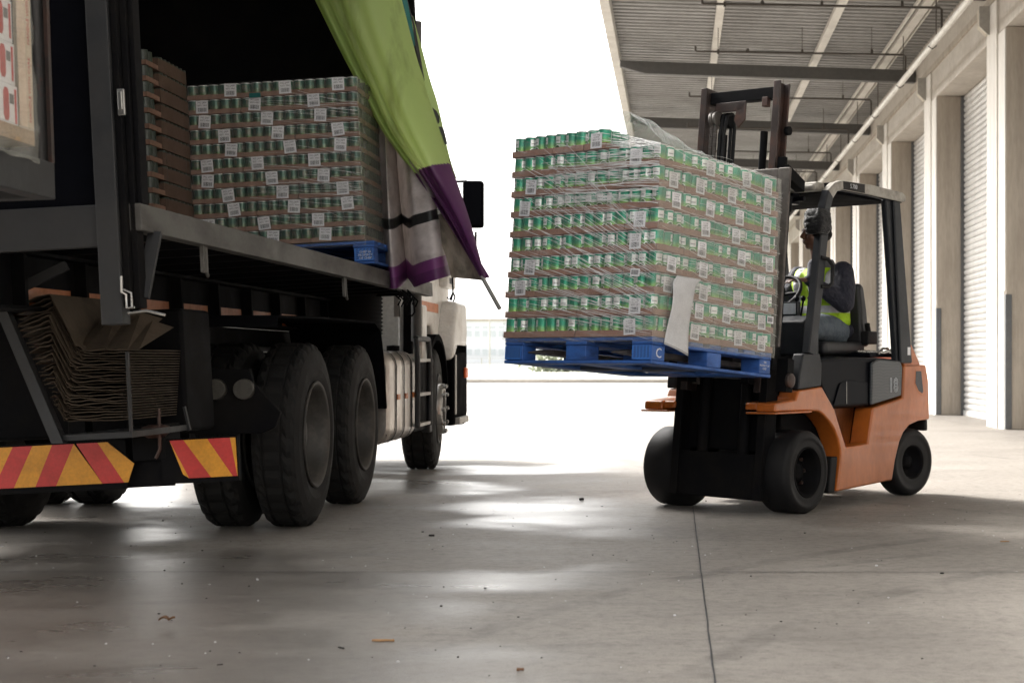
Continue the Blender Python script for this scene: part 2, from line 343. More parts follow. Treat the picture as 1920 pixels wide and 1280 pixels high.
    def text(s, txt, size, mx, mi=0, outline=0.0, depth=.0004):
        cu = bpy.data.curves.new('t', 'FONT'); cu.body = txt; cu.size = size; cu.align_x = 'CENTER'; cu.align_y = 'CENTER'; cu.resolution_u = 2
        if outline: cu.fill_mode = 'NONE'; cu.bevel_depth = outline; cu.bevel_resolution = 0
        else: cu.extrude = depth
        ob = bpy.data.objects.new('t', cu); me = ob.to_mesh()
        s.add([mx @ v.co for v in me.vertices], [tuple(p.vertices) for p in me.polygons], mi)
        ob.to_mesh_clear(); bpy.data.objects.remove(ob); bpy.data.curves.remove(cu); return s
    def mesh(s, name, mats):
        me = bpy.data.meshes.new(name); me.from_pydata(s.v, [], s.f)
        for mm in mats: me.materials.append(M[mm] if isinstance(mm, str) else mm)
        me.polygons.foreach_set('material_index', s.m); me.polygons.foreach_set('use_smooth', s.sm)
        bm = bmesh.new(); bm.from_mesh(me); bmesh.ops.recalc_face_normals(bm, faces=bm.faces); bm.to_mesh(me); bm.free()
        me.update(); return me
    def build(s, name, mats, parent=None, bevel=0.0, seg=2, label=None, loc=None):
        if isinstance(mats, str): mats = [mats]
        o = bpy.data.objects.new(name, s.mesh(name, mats)); COL.objects.link(o)
        if parent is not None: o.parent = parent
        if loc: o.location = loc
        if bevel:
            bv = o.modifiers.new('bevel', 'BEVEL'); bv.width = bevel; bv.segments = seg; bv.limit_method = 'ANGLE'; bv.angle_limit = R(35)
            o.data.polygons.foreach_set('use_smooth', [True]*len(o.data.polygons))
            wn = o.modifiers.new('wn', 'WEIGHTED_NORMAL'); wn.keep_sharp = True
        if label: o['label'] = label
        return o
def tag(o, label, cat, group=None):
    o['label'] = label; o['category'] = cat
    if group: o['group'] = group
    return o
def thing(name, label, cat, loc=(0, 0, 0), rotz=0, group=None, mx=None):
    o = bpy.data.objects.new(name, None); COL.objects.link(o); o.empty_display_size = .1
    if mx is not None: o.matrix_world = mx
    else: o.location = loc; o.rotation_euler = (0, 0, rotz)
    return tag(o, label, cat, group)
def setting(o, kind='structure'): o['kind'] = kind; return o
def copy_tree(o, parent=None):
    c = o.copy(); COL.objects.link(c)
    if parent is not None: c.parent = parent
    for ch in list(o.children): copy_tree(ch, c)
    return c
ORD = ['zeroth', 'first', 'second', 'third', 'fourth', 'fifth', 'sixth', 'seventh', 'eighth', 'ninth', 'tenth', 'eleventh', 'twelfth', 'thirteenth', 'fourteenth', 'fifteenth', 'sixteenth', 'seventeenth']
T = Matrix.Translation
def Rm(a, ax): return Matrix.Rotation(a, 4, ax)

# ================================================================ SETTING
g = MB(); g.add([(-400, -60, 0), (400, -60, 0), (400, 64, 0), (-400, 64, 0)], [(0, 1, 2, 3)])
ground = setting(g.build('ground', 'yard'))
def joint(p, q, w):
    """sealed saw cut with a slightly ragged edge"""
    rr = random.Random(int(p[0]*100+p[1]*10)); n = 90; L = []; Rr = []
    d = Vector((q[0]-p[0], q[1]-p[1], 0)).normalized(); nrm = Vector((-d.y, d.x, 0))
    for i in range(n+1):
        t = i/n; c = Vector((p[0]+(q[0]-p[0])*t, p[1]+(q[1]-p[1])*t, .004)); j = rr.uniform(-.0012, .0012)
        L.append(c+nrm*(w*rr.uniform(.35, .6)+j)); Rr.append(c-nrm*(w*rr.uniform(.35, .6)-j))
    mb.grid([L, Rr], smooth=False)
mb = MB()
joint((.118, 2.0), (.118, 11.05), .006); joint((.118, 11.06), (.118, 40), .007)
for y in (2.6, 6.82, 11.05, 15.25, 19.4): joint((-12, y), (4.4, y-.03), .010)
for x in (-4.1, 4.3): joint((x, 1.0), (x, 40), .006)
mb.build('expansion_joint', 'ink', ground)

gr = MB(); gr.add([(-600, 64.3, .12), (600, 64.3, .12), (600, 900, .3), (-600, 900, .3)], [(0, 1, 2, 3)])
setting(gr.build('grass_field', 'grass'))
kb = MB(); kb.box((-400, 64.0, -.1), (400, 64.3, .14)); setting(kb.build('kerb', 'concrete_wall2'))

# ---- far two-storey building, 300 m away
fb = thing('far_building', 'long white two-storey building with two rows of windows far across the yard', 'building', (-55, 300, 0))
w = MB(); w.box((-60, 0, 0), (52, 14, 8.7)); w.build('wall', 'far_wall', fb)
w = MB(); w.box((-60.4, -.6, 8.7), (52.4, 14.4, 9.1)); w.build('roof', 'concrete_wall', fb)
wn = MB(); wn.box((0, -.15, 0), (1.02, .0, 1.15)); wn.box((-.06, -.2, -.1), (1.08, -.15, 0), 1)
wm = wn.mesh('window', ['glass_pale', 'far_wall'])
for z in (5.6, 2.0):
    for i in range(48):
        o = bpy.data.objects.new('window', wm); COL.objects.link(o); o.parent = fb; o.location = (-24+i*1.58, 0, z)
tw = MB(); tw.box((0, -.15, 0), (1.02, .0, .35)); tm = tw.mesh('window', ['glass_pale'])
for i in range(48):
    o = bpy.data.objects.new('window', tm); COL.objects.link(o); o.parent = fb; o.location = (-24+i*1.58, 0, 7.25)
lp = thing('flag_pole', 'thin pale pole standing on the far verge in front of the white building', 'pole', (-11.2, 92, .12))
t_ = MB(); t_.tube([(0, 0, 0), (0, 0, 3.3)], .05, 8, radii=[.055, .035]); t_.build('mast', 'galv', lp)
t_ = MB(); t_.lathe([(0, .12), (.02, .12), (.03, .05)], 12, 'z'); t_.build('base', 'galv', lp)
# far fence: low wall line
ff = thing('far_fence', 'pale wire fence on thin posts across the grass beyond the yard', 'fence', (0, 110, .12))
for i in range(26):
    t_ = MB(); t_.box((-70+i*4, -.03, 0), (-69.94+i*4, .03, 1.0)); t_.build('post', 'galv', ff)
t_ = MB()
for z in (.3, .6, .95): t_.box((-70, -.01, z), (31, .01, z+.02))
t_.build('wire', 'galv', ff)
bs = MB(); rr = random.Random(3)
for i in range(900):
    a, b_, c_ = rr.gauss(0, .9), rr.gauss(0, .5), abs(rr.gauss(.7, .45)); s_ = .16
    n_ = Vector((rr.uniform(-1, 1), rr.uniform(-1, 1), rr.uniform(-1, 1))).normalized(); u_ = n_.orthogonal().normalized()*s_; v_ = n_.cross(u_).normalized()*s_
    p_ = Vector((a, b_, c_)); bs.add([p_-u_, p_+v_, p_+u_, p_-v_], [(0, 1, 2, 3)])
mm, bb = newmat('bush_leaf'); bb.b.inputs['Base Color'].default_value = (.34, .37, .28, 1); M['bush'] = mm
bu = thing('bush', 'rounded grey green bush at the far side of the yard, seen below the lifted pallet', 'bush', (-8.0, 105, .12))
bs.build('foliage', 'bush', bu); t_ = MB(); t_.tube([(0, 0, 0), (.1, 0, .8)], .06, 6, radii=[.08, .04]); t_.build('stem', 'old_card', bu)

# ================================================================ WAREHOUSE
wh = thing('warehouse', 'pale concrete warehouse wall with deep bays and roller doors under the canopy', 'building', (0, 0, 0))
XF, XD, ZH = 4.54, 5.01, 5.52
bays = range(-5, 9)
wl = MB()
wl.box((XF, -12, ZH), (5.6, 72, 7.1)); wl.build('lintel_wall', 'concrete_wall2', wh, .01)
wl = MB(); wl.box((XF-.03, -12, 6.02), (XF-.002, 72, 6.12)); wl.build('ledge', 'concrete_wall', wh)
wl = MB(); wl.box((5.25, -12, 0), (5.6, 72, ZH-.002)); wl.build('back_wall', 'concrete_wall', wh)
def slat_door():
    mb = MB(); rows = []; n = 55; p = ZH/n
    for i in range(n):
        z = i*p
        for dz, dx in ((.0, .022), (.12, .0), (.5, -.016), (.88, 0.0)): rows.append([(dx, 0, z+dz*p), (dx, 4.29, z+dz*p)])
    rows.append([(.012, 0, ZH-.001), (.012, 4.29, ZH-.001)])
    mb.grid(rows, smooth=False); mb.box((-.025, 0, 0), (.02, 4.29, .09)); return mb.mesh('roller_door', ['door_slat'])
dm = slat_door()
def pier():
    mb = MB(); mb.box((0, 0, 0), (.7, 1.2, ZH-.003)); return mb
pm_ = pier().mesh('pier', ['concrete_wall'])
gp = MB(); gp.box((-.035, .46, 0), (-.002, 1.13, 6.0)); gp.box((-.014, .012, 1.9), (-.002, .455, 5.5)); gp.box((-.014, .08, 0), (-.002, .455, 1.895)); gp.box((-.014, 1.135, 0), (-.002, 1.19, 5.5)); gpm = gp.mesh('pilaster', ['pier_lit_white'])
gg = MB(); gg.box((-.012, -.012, .01), (.075, -.001, 1.85)); gg.box((-.012, -.001, .01), (-.001, .075, 1.85)); ggm = gg.mesh('corner_guard', ['guard_grey'])
tr_ = MB(); tr_.box((0, 0, 0), (.09, .05, ZH-.01)); trm = tr_.mesh('door_track', ['guard_grey'])
for k in bays:
    y = 20.8+5.5*k
    o = bpy.data.objects.new('pier', pm_); COL.objects.link(o); o.parent = wh; o.location = (XF, y, 0)
    bv = o.modifiers.new('b', 'BEVEL'); bv.width = .012; bv.segments = 2
    o = bpy.data.objects.new('pilaster', gpm); COL.objects.link(o); o.parent = wh; o.location = (XF, y, 0)
    o = bpy.data.objects.new('corner_guard', ggm); COL.objects.link(o); o.parent = wh; o.location = (XF, y, 0)
    o = bpy.data.objects.new('roller_door', dm); COL.objects.link(o); o.parent = wh; o.location = (XD, y+1.205, 0)
    for yy in (y+1.203, y+5.445):
        o = bpy.data.objects.new('door_track', trm); COL.objects.link(o); o.parent = wh; o.location = (XD-.06, yy, 0)
# wall lamps over each pier
def wall_lamp(k):
    y = 21.85+5.5*k
    lab = {0: 'large pale box wall lamp at the top right, nearest of the row over the doors'}.get(k, 'pale box wall lamp high on the wall, %s in the row going away' % ORD[k+1])
    t = thing('wall_lamp', lab, 'wall lamp', (XF-.002, y, 5.83), 0, 'box lamps along the warehouse wall')
    b_ = MB(); b_.prism([(-.17, .16), (-.17, -.10), (-.06, -.21), (0, -.21), (0, .16)], -.10, .10, 'y'); b_.build('housing', 'lamp_shade', t, .006)
    b_ = MB(); b_.prism([(-.18, .175), (-.18, -.105), (-.06, -.23), (0, -.23), (0, .175)], -.125, -.103, 'y'); b_.build('side_plate', 'galv', t)
    b_ = MB(); b_.box((-.01, -.08, -.3), (0, .08, -.235)); b_.build('bracket', 'galv', t)
for k in range(0, 7): wall_lamp(k)

# ================================================================ CANOPY
cp = thing('canopy', 'corrugated steel canopy on tapered grey beams projecting over the loading yard', 'canopy')
def zc(x): return 6.55+(4.54-x)*.033      # underside line of the sheeting carriers
rows = []
y = CANOPY_START
while y < 74:
    for dy, dz in ((0, .0), (.12, 0), (.14, .07), (.22, .07)):
        rows.append([(-1.12, y+dy, zc(-1.12)+.09+dz), (1.8, y+dy, zc(1.8)+.09+dz), (4.6, y+dy, zc(4.6)+.09+dz)])
    y += .25
mb = MB(); mb.grid(rows, smooth=False); mb.build('roof_sheet', 'roof_sheet', cp)
mb = MB(); mb.box((-1.2, CANOPY_START, 6.62), (-1.04, 74, 6.86)); mb.build('edge_gutter', 'purlin_pale', cp, .008)
bm_ = MB(); L = [(4.52, 6.16), (-.55, 6.325), (-1.03, 6.46), (-1.03, 6.575), (4.52, 6.39)]
bm_.prism(L, -.08, .08, 'y'); bmm = bm_.mesh('beam', ['beam_grey'])
for k in range(-3, 8):
    o = bpy.data.objects.new('beam', bmm); COL.objects.link(o); o.parent = cp; o.location = (0, 28.6+6.6*k, 0)
    bv = o.modifiers.new('b', 'BEVEL'); bv.width = .01; bv.segments = 2
for x, wd in ((.75, .13), (2.67, .14)):
    mb = MB(); z = zc(x)
    mb.box((x-wd/2, CANOPY_START, z+.0), (x+wd/2, 74, z+.085)); mb.build('purlin', 'purlin_pale', cp)
mb = MB(); z = zc(4.0)
mb.box((3.93, CANOPY_START, z-.0), (4.07, 74, z+.085)); mb.box((3.84, CANOPY_START, z+.03), (3.88, 74, z+.085)); mb.box((4.12, CANOPY_START, z+.03), (4.15, 74, z+.085)); mb.build('purlin', 'purlin_pale', cp)
# sprinkler branch pipes and the long main
mp_ = thing('drain_main', 'long white pipe running under the canopy along the wall top', 'pipe')
mb = MB(); mb.tube([(3.9, 3.1, 5.72), (3.9, 20, 5.72), (3.9, 72, 5.72)], .05, 14); mb.build('pipe_run', 'pipe_white', mp_)
for k in range(14):
    mb = MB(); yy = 16.4+3.3*k
    mb.tube([(3.9, yy, 5.66), (3.97, yy, 5.70), (3.97, yy, 5.75), (3.9, yy, 5.79), (3.9, yy, 6.5)], .01, 6); mb.lathe([(-.03, .06), (.03, .06)], 14, 'x'); 
    mb = MB(); mb.tube([(3.84, yy, 5.70), (3.9, yy, 5.655), (3.96, yy, 5.70), (3.96, yy, 5.74), (3.96, yy, 6.55)], .009, 6); mb.build('hanger', 'pipe_dark', mp_)
for i, (yy, x0, x1) in enumerate([(18.9, .4, 3.97), (22.7, .41, 3.99), (26.2, .36, 3.98), (30.7, .3, 3.97), (34.7, .3, 3.97), (38.6, .3, 3.97), (42.5, .3, 3.97), (46.4, .3, 3.97)]):
    t = thing('sprinkler_pipe', 'thin dark sprinkler pipe hanging crosswise below the canopy, %s from the front' % ORD[i+1], 'pipe', (0, yy, 0), 0, 'sprinkler branch pipes below the canopy')
    mb = MB(); z0 = 6.27
    mb.tube([(x0, 0, z0+.09), (x0, 0, z0+.01), (x0+.02, 0, z0), (2.2, 0, z0-.03), (x1-.03, 0, z0-.06), (x1, 0, z0-.09), (x1, 0, 5.83), (x1-.02, 0, 5.79), (3.93, 0, 5.77)], .019, 8); mb.build('pipe_run', 'pipe_dark', t)
    for xx in (.75, 2.2, 3.4):
        mb = MB(); mb.tube([(xx, 0, z0-.01), (xx, 0, z0+.42)], .006, 6); mb.box((xx-.02, -.025, z0-.045), (xx+.02, .025, z0+.03)); mb.build('hanger', 'pipe_dark', t)
    mb = MB(); mb.lathe([(0, .03), (.03, .03), (.05, .01)], 10, 'z', (x0+.9, 0, z0+.0)); mb.build('sprinkler_head', 'pipe_dark', t)

# ================================================================ TYRES
def truck_tyre(w, r, rim_r, n=90, dish=.13):
    """tyre of width w centred on x=0, outer face at +x"""
    mb = MB(); h = w/2
    pr = [(-h+.02, rim_r), (-h, rim_r+.07), (-h+.005, r-.10), (-h+.02, r-.045), (-h+.035, r-.012), (-h+.055, r), (-.06, r), (-.055, r-.012), (-.045, r-.012), (-.04, r),
          (.04, r), (.045, r-.012), (.055, r-.012), (.06, r), (h-.055, r), (h-.035, r-.012), (h-.02, r-.045), (h-.006, r-.10), (h-.001, r-.16), (h, rim_r+.07), (h-.006, rim_r+.045), (h-.02, rim_r)]
    def mod(i, k):
        if i in (4, 5, 14, 15): return 1.0 if (k % 3) else .972
        if i in (6, 9, 10, 13): return 1.0 if ((k+1) % 3) else .982
        return 1.0
    mb.lathe(pr, n, 'x', mod=mod, close=True, smooth=False)
    return mb
def truck_rim(w, rim_r, dish):
    mb = MB(); h = w/2
    mb.lathe([(-h+.02, rim_r), (h-.02, rim_r), (h-.008, rim_r+.012), (h+.0, rim_r+.004), (h-.012, rim_r-.012), (h-.05, rim_r-.03), (h-dish, rim_r-.045), (h-dish-.015, rim_r-.09), (h-dish+.0, .13), (h-dish+.03, .11), (h-dish+.05, .10), (h-dish+.05, 0)], 60, 'x')
    return mb
def hub_bits(x, r, n=10, br=.011):
    mb = MB()
    for k in range(n):
        a = 2*math.pi*k/n; mb.lathe([(0, br*1.3), (.02, br*1.3), (.03, br)], 6, 'x', (x, r*math.cos(a), r*math.sin(a)), smooth=False)
    return mb

# ================================================================ TRUCK TRACTOR (ahead, cab far away)
tk = thing('truck', 'white truck tractor seen from behind with twin rear axles and silver fuel tank', 'truck', (0, 0, 0))
XT = -2.04
for (yy, nm) in ((8.73, 'a'), (10.1, 'b')):
    for side in (1, -1):
        X_out = XT if side == 1 else XT-2.27
        for dual in (0, 1):
            cx = X_out - side*(.145 + dual*.335)
            wt = truck_tyre(.275, .525, .30).build('wheel', 'rubber', tk); wt.location = (cx, yy, .525)
            if side == -1: wt.rotation_euler = (0, 0, math.pi)
            rm = truck_rim(.275, .295, .15).build('rim', 'dirty_rim', wt)
            if dual == 0:
                hb = MB(); hb.lathe([(-.02, .13), (.035, .125), (.05, .10), (.06, .06), (.06, 0)], 24, 'x'); hb.build('hub', 'dirty_rim', wt)
                hub_bits(.0, .165).build('wheel_nuts', 'dirty_rim', wt)
# steered front wheels
for side in (1, -1):
    cx = XT-.17 if side == 1 else XT-2.27+.17
    wt = truck_tyre(.30, .525, .30).build('wheel', 'rubber', tk); wt.location = (cx, 13.3, .525); wt.rotation_euler = (0, 0, (math.pi if side < 0 else 0)+R(4))
    rm = MB(); rm.lathe([(-.13, .295), (.135, .295), (.15, .305), (.15, .285), (.11, .27), (.10, .24), (.165, .20), (.175, .11), (.20, .10), (.205, 0)], 48, 'x'); rm.build('rim', 'dirty_rim', wt)
    rr_ = MB(); rr_.lathe([(.14, .225), (.19, .22), (.19, .19), (.15, .19)], 40, 'x', close=True)
    rr_.build('nut_ring', 'bare_steel', wt); hub_bits(.185, .205, 10, .016).build('wheel_nuts', 'bare_steel', wt)
# chassis
mb = MB(); cxm = XT-1.14
for s_ in (-1, 1): mb.box((cxm+s_*.42-.04, 7.7, .72), (cxm+s_*.42+.04, 14.0, 1.0))
for yy in (7.72, 9.4, 10.9, 12.4): mb.box((cxm-.38, yy, .76), (cxm+.38, yy+.1, .95))
mb.build('chassis_frame', 'black_steel', tk, .005)
for yy in (8.73, 10.1, 13.3):
    mb = MB(); mb.tube([(XT-.35, yy, .525), (XT-2.0, yy, .525)], .07, 12); mb.lathe([(-.2, .1), (-.1, .2), (.1, .2), (.2, .1)], 20, 'x', (cxm, yy, .52)); mb.build('axle', 'black_steel', tk)
mb = MB(); mb.lathe([(0, .45), (.05, .45)], 30, 'z', (cxm, 9.4, 1.05)); mb.box((cxm-.4, 8.9, .99), (cxm+.4, 9.9, 1.05)); mb.build('fifth_wheel', 'black_steel', tk)
# rear lamp board, right and left
for s_, x0 in ((1, XT-.0), (-1, XT-2.5)):
    sgn = -1 if s_ == 1 else 1
    mb = MB(); mb.prism([(x0+sgn*.0, .68), (x0+sgn*.03, .60), (x0+sgn*.1, .57), (x0+sgn*.62, .57), (x0+sgn*.66, .64), (x0+sgn*.66, .905), (x0+sgn*.16, .905), (x0+sgn*.14, .83)], 7.86, 7.90, 'y')
    lb = mb.build('lamp_board', 'black_steel', tk, .006)
    for dx in (.186, .33):
        q = MB(); q.lathe([(-.03, .05), (-.028, .052), (0, .055)], 24, 'z'); 
        for v_i in range(len(q.v)): x_1, y_1, z_1 = q.v[v_i]; q.v[v_i] = (x_1+x0+sgn*dx, 7.86+z_1, .80+y_1)
        q.build('tail_lamp', 'lamp_lens', tk)
# mudguards over the drive axles
for s_ in (1, -1):
    xa, xb = (XT+.01, XT-.62) if s_ == 1 else (XT-2.51, XT-1.88)
    prof = []
    outer = [(7.75, 1.13), (7.78, 1.18), (8.7, 1.2), (10.3, 1.21), (10.50, 1.16), (10.62, .95), (10.72, .62)]
    inner = [(y_-(.0 if y_ < 9 else .015), z_-.012) for y_, z_ in outer]
    mb = MB(); mb.prism(outer+inner[::-1], min(xa, xb), max(xa, xb), 'x'); mb.build('mudguard', 'fog_plastic', tk)
# fuel tank
def tank(xo, xi, y0, y1, z0, z1, nm, m_):
    mb = MB(); rc = .12; ring = []
    for (cx_, cz_, a0) in ((xo-rc, z1-rc, 0), (xi+rc, z1-rc, 90), (xi+rc, z0+rc, 180), (xo-rc, z0+rc, 270)):
        for k in range(7): a = R(a0+k*15); ring.append((cx_+rc*math.cos(a), cz_+rc*math.sin(a)))
    secs = [(y0, .93), (y0+.03, .985), (y0+.05, 1.0), (y1-.05, 1.0), (y1-.03, .985), (y1, .93)]
    cx_, cz_ = (xo+xi)/2, (z0+z1)/2
    rows = [[(cx_+(x-cx_)*s_, yy, cz_+(z-cz_)*s_) for x, z in ring] for yy, s_ in secs]
    mb.grid(rows, closed=True); o = len(mb.v)
    mb.add(rows[0], [tuple(range(28))]); mb.add(rows[-1], [tuple(range(28))])
    ob = mb.build(nm, m_, tk)
    for yy in (y0+.25, (y0+y1)/2, y1-.25):
        st = MB(); rows = [[(cx_+(x-cx_)*1.02, yy+d, cz_+(z-cz_)*1.02) for x, z in ring] for d in (-.022, .022)]
        st.grid(rows, closed=True); st.build('strap', 'black_steel', ob)
        rf = MB(); rf.box((xo-.001, yy+.06, .66), (xo+.008, yy+.16, .70)); rf.build('reflector', 'orange_tape', ob)
    cpx = MB(); cpx.lathe([(0, .05), (.04, .05), (.045, .0)], 20, 'z', (xo-.12, y1-.35, z1)); cpx.build('filler_cap', 'black_steel', ob)
    return ob
tank(XT+.0, XT-.62, 10.85, 12.0, .34, 1.02, 'fuel_tank', 'tank_metal')
# steps between tank and cab
mb = MB()
for yy in (11.85, 12.45):
    mb.tube([(XT+.02, yy, 1.12), (XT+.03, yy+.02, .95), (XT+.03, yy+.02, .42)], .022, 8)
mb.tube([(XT+.02, 11.85, 1.12), (XT+.02, 12.45, 1.12)], .022, 8)
mb.build('ladder_frame', 'frame_grey', tk)
for z in (.95, .68, .44):
    mb = MB(); mb.box((XT-.12, 11.88, z-.012), (XT+.04, 12.45, z+.012)); mb.build('step', 'galv', tk)
mb = MB(); mb.box((XT-.5, 12.0, .38), (XT-.02, 12.62, .95)); mb.box((XT-.06, 12.6, .35), (XT+.01, 12.72, .98), 1); mb.build('battery_box', ['black_steel', 'frame_grey'], tk, .01)
# air intake / ribbed air cleaner behind the cab
mb = MB(); mb.lathe([(1.0+.03*i+(.0 if j == 0 else .015), .26 if j == 0 else .245) for i in range(18) for j in (0, 1)], 30, 'z', (XT-.45, 11.6, 0.15)); mb.build('air_filter', 'black_steel', tk)
# cab
cab = [(12.55, 1.0), (12.55, 2.75), (12.75, 2.88), (14.0, 2.88), (14.45, 2.6), (14.6, 1.6), (14.6, 1.0), (14.55, .95), (13.95, .95), (13.9, 1.08), (13.6, 1.25), (13.05, 1.25), (12.75, 1.1), (12.72, .98)]
mb = MB(); mb.prism(cab, XT-2.2, XT-.13, 'x'); mb.build('cab_body', 'white_paint', tk, .05, 3)
mb = MB(); mb.box((XT-.14, 13.35, 1.95), (XT-.122, 14.1, 2.65)); mb.build('side_window', 'gloss_black', tk)
mb = MB(); mb.box((XT-.135, 12.62, 1.38), (XT-.123, 13.9, 1.46)); mb.build('stripe', 'orange_tape', tk)
mb = MB(); mb.box((XT-.14, 14.0, 1.62), (XT-.05, 14.52, 2.0)); mb.build('corner_vent', 'white_paint', tk, .02)
for z in (1.66, 1.75):
    mb = MB(); mb.box((XT-.052, 14.1, z), (XT-.045, 14.24, z+.055)); mb.build('vent_slot', 'ink', tk)
mb = MB(); mb.prism([(13.82, .95), (14.0, 1.3), (14.15, 1.5), (14.75, 1.5), (14.82, 1.2), (14.7, .98)], XT-.35, XT+.02, 'x'); mb.build('corner_deflector', 'white_paint', tk, .05, 3)
mb = MB(); mb.prism([(13.9, .35), (13.9, 1.0), (14.1, 1.12), (14.78, 1.12), (14.8, .45), (14.7, .33)], XT-2.5, XT+.02, 'x'); mb.build('bumper', 'fog_plastic', tk, .03, 3)
mb = MB(); mb.box((XT+.0, 14.0, .36), (XT+.06, 14.6, .42)); mb.box((XT+.021, 13.93, .45), (XT+.032, 14.0, 1.0)); mb.build('entry_step', 'galv', tk, .006)
mb = MB(); mb.box((XT+.015, 14.55, .78), (XT+.045, 14.7, .88)); mb.build('marker_lamp', 'amber', tk, .01)
arc = [(13.3+.62*math.cos(R(a)), .56+.62*math.sin(R(a))) for a in range(-5, 190, 15)]
arc2 = [(13.3+.57*math.cos(R(a)), .56+.57*math.sin(R(a))) for a in range(190, -10, -15)]
mb = MB(); mb.prism(arc+arc2, XT-.42, XT-.03, 'x'); mb.build('front_mudguard', 'fog_plastic', tk)
# white panel and struts at the cab's rear corner
mb = MB(); mb.box((XT-.2, 12.3, .93), (XT-.0, 12.52, 1.4)); mb.box((XT-.17, 12.32, .80), (XT-.03, 12.5, .93)); mb.build('rear_fairing', 'white_paint', tk, .02, 3)
mb = MB(); mb.box((XT-.14, 12.2, 1.0), (XT-.07, 12.27, 2.7)); mb.box((XT-.22, 12.22, 1.3), (XT-.18, 12.28, 2.0), 1); mb.build('cab_rear_post', ['black_steel', 'galv'], tk)
mb = MB(); mb.tube([(XT-.0, 12.0, 1.1), (XT, 12.0, 2.2), (XT+.0, 12.0, 3.62)], .042, 16); mb.build('exhaust_stack', 'beam_grey', tk)
# mirror
mb = MB(); mb.box((-1.975, 14.12, 2.18), (-1.78, 14.22, 2.62)); mb.build('mirror_housing', 'fog_plastic', tk, .03, 3)
mb = MB(); mb.box((-1.955, 14.112, 2.21), (-1.80, 14.119, 2.59)); mb.build('mirror_glass', 'gloss_black', tk)
mb = MB(); mb.tube([(-2.15, 14.25, 2.62), (-1.95, 14.2, 2.62), (-1.89, 14.2, 2.60), (-1.87, 14.2, 2.5)], .012, 8); mb.tube([(-1.86, 14.2, 2.15), (-1.86, 14.2, 1.85), (-2.1, 14.25, 1.8)], .012, 8); mb.build('mirror_arm', 'black_steel', tk)

# ================================================================ TRAILER IN FRONT (carries the jam pallet)
MT = T((-2.04, 5.8, 1.55)) @ Rm(R(-1.5), 'Z') @ Rm(R(-3.0), 'Y')
tl = thing('trailer', 'black curtain-sided trailer with its side open, deck rail and rolled green curtain', 'trailer', mx=MT)
LEN = 6.0
mb = MB(); mb.box((-.06, 0, -.105), (0, LEN, 0)); mb.box((-2.5, 0, -.105), (-2.44, LEN, 0)); mb.build('deck_rail', 'deck_rail', tl, .004)
mb = MB(); mb.box((-2.44, .002, -.03), (-.062, LEN, -.004)); mb.build('deck', 'black_steel', tl)
mb = MB()
for i in range(15): mb.box((-2.43, .1+i*.4, -.1), (-.062, .15+i*.4, -.034))
mb.build('crossmember', 'black_steel', tl)
for x in (-.75, -1.75):
    mb = MB(); mb.box((x-.07, .3, -.12), (x+.07, LEN, -.105)); mb.box((x-.006, .3, -.34), (x+.006, LEN, -.12)); mb.box((x-.07, .3, -.355), (x+.07, LEN, -.34))
    for i in range(9):
        mb.box((x-.06, .5+i*.62, -.338), (x+.06, .53+i*.62, -.122))
    mb.build('main_beam', 'black_steel', tl)
    for i in range(8):
        r_ = MB(); r_.box((x+.0065, .58+i*.62, -.33), (x+.012, 1.06+i*.62, -.25)); r_.build('reflective_tape', 'orange_tape', tl)
mb = MB(); mb.box((-2.5, -.05, 0.0), (-2.46, LEN, 2.75)); mb.build('far_curtain', 'black_steel', tl)
mb = MB(); mb.box((-2.52, -.05, 2.75), (.02, LEN, 2.82)); mb.build('roof', 'black_steel', tl)
mb = MB(); mb.box((-2.46, LEN-.06, 0), (-.02, LEN, 2.75)); mb.build('front_bulkhead', 'black_steel', tl)
mb = MB(); mb.box((-2.46, .03, .0), (-.14, .07, 2.75)); mb.build('rear_bulkhead', 'gloss_black', tl)
mb = MB(); mb.box((-2.46, -.02, -.16), (-.16, .02, .0)); mb.build('rear_crossbeam', 'frame_grey', tl, .004)
# corner post with latch and brace
mb = MB(); mb.box((-.155, -.05, -.46), (-.072, .03, 2.75)); mb.build('corner_post', 'frame_grey', tl, .004)
mb = MB(); mb.box((-.071, -.03, -.40), (-.045, .06, 2.75)); mb.box((-.044, -.0, -.40), (-.02, .07, 2.75)); mb.box((-.019, .02, .0), (.0, .09, 2.75)); mb.build('curtain_track', 'black_steel', tl, .003)
mb = MB(); mb.box((-.052, -.045, .33), (-.025, -.032, .43)); mb.box((-.047, -.055, .35), (-.03, -.045, .42)); mb.build('latch_plate', 'bare_steel', tl, .003)
mb = MB(); mb.bar((-.03, .05, -.36), (.0, .14, -.10), .05, .02, up=(0, 1, 0)); mb.build('brace', 'frame_grey', tl)
mb = MB(); mb.tube([(-.065, -.06, -.28), (-.065, -.065, -.34), (-.05, -.06, -.35), (-.05, -.06, -.40), (-.02, -.06, -.40)], .005, 6)
mb.tube([(-.05, -.05, -.42), (.02, -.05, -.415), (.09, -.05, -.435)], .006, 6); mb.tube([(-.06, -.06, -.33), (-.03, -.06, -.345), (-.03, -.06, -.40)], .004, 6); mb.build('latch_handle', 'bare_steel', tl)
for yy in (.75, 3.25):
    mb = MB(); mb.box((-.035, yy, -.22), (-.02, yy+.06, -.105)); mb.tube([(-.027, yy+.03, -.12), (-.02, yy+.03, -.21), (-.02, yy+.045, -.235), (-.03, yy+.06, -.21)], .008, 6); mb.build('rope_hook', 'deck_rail', tl)
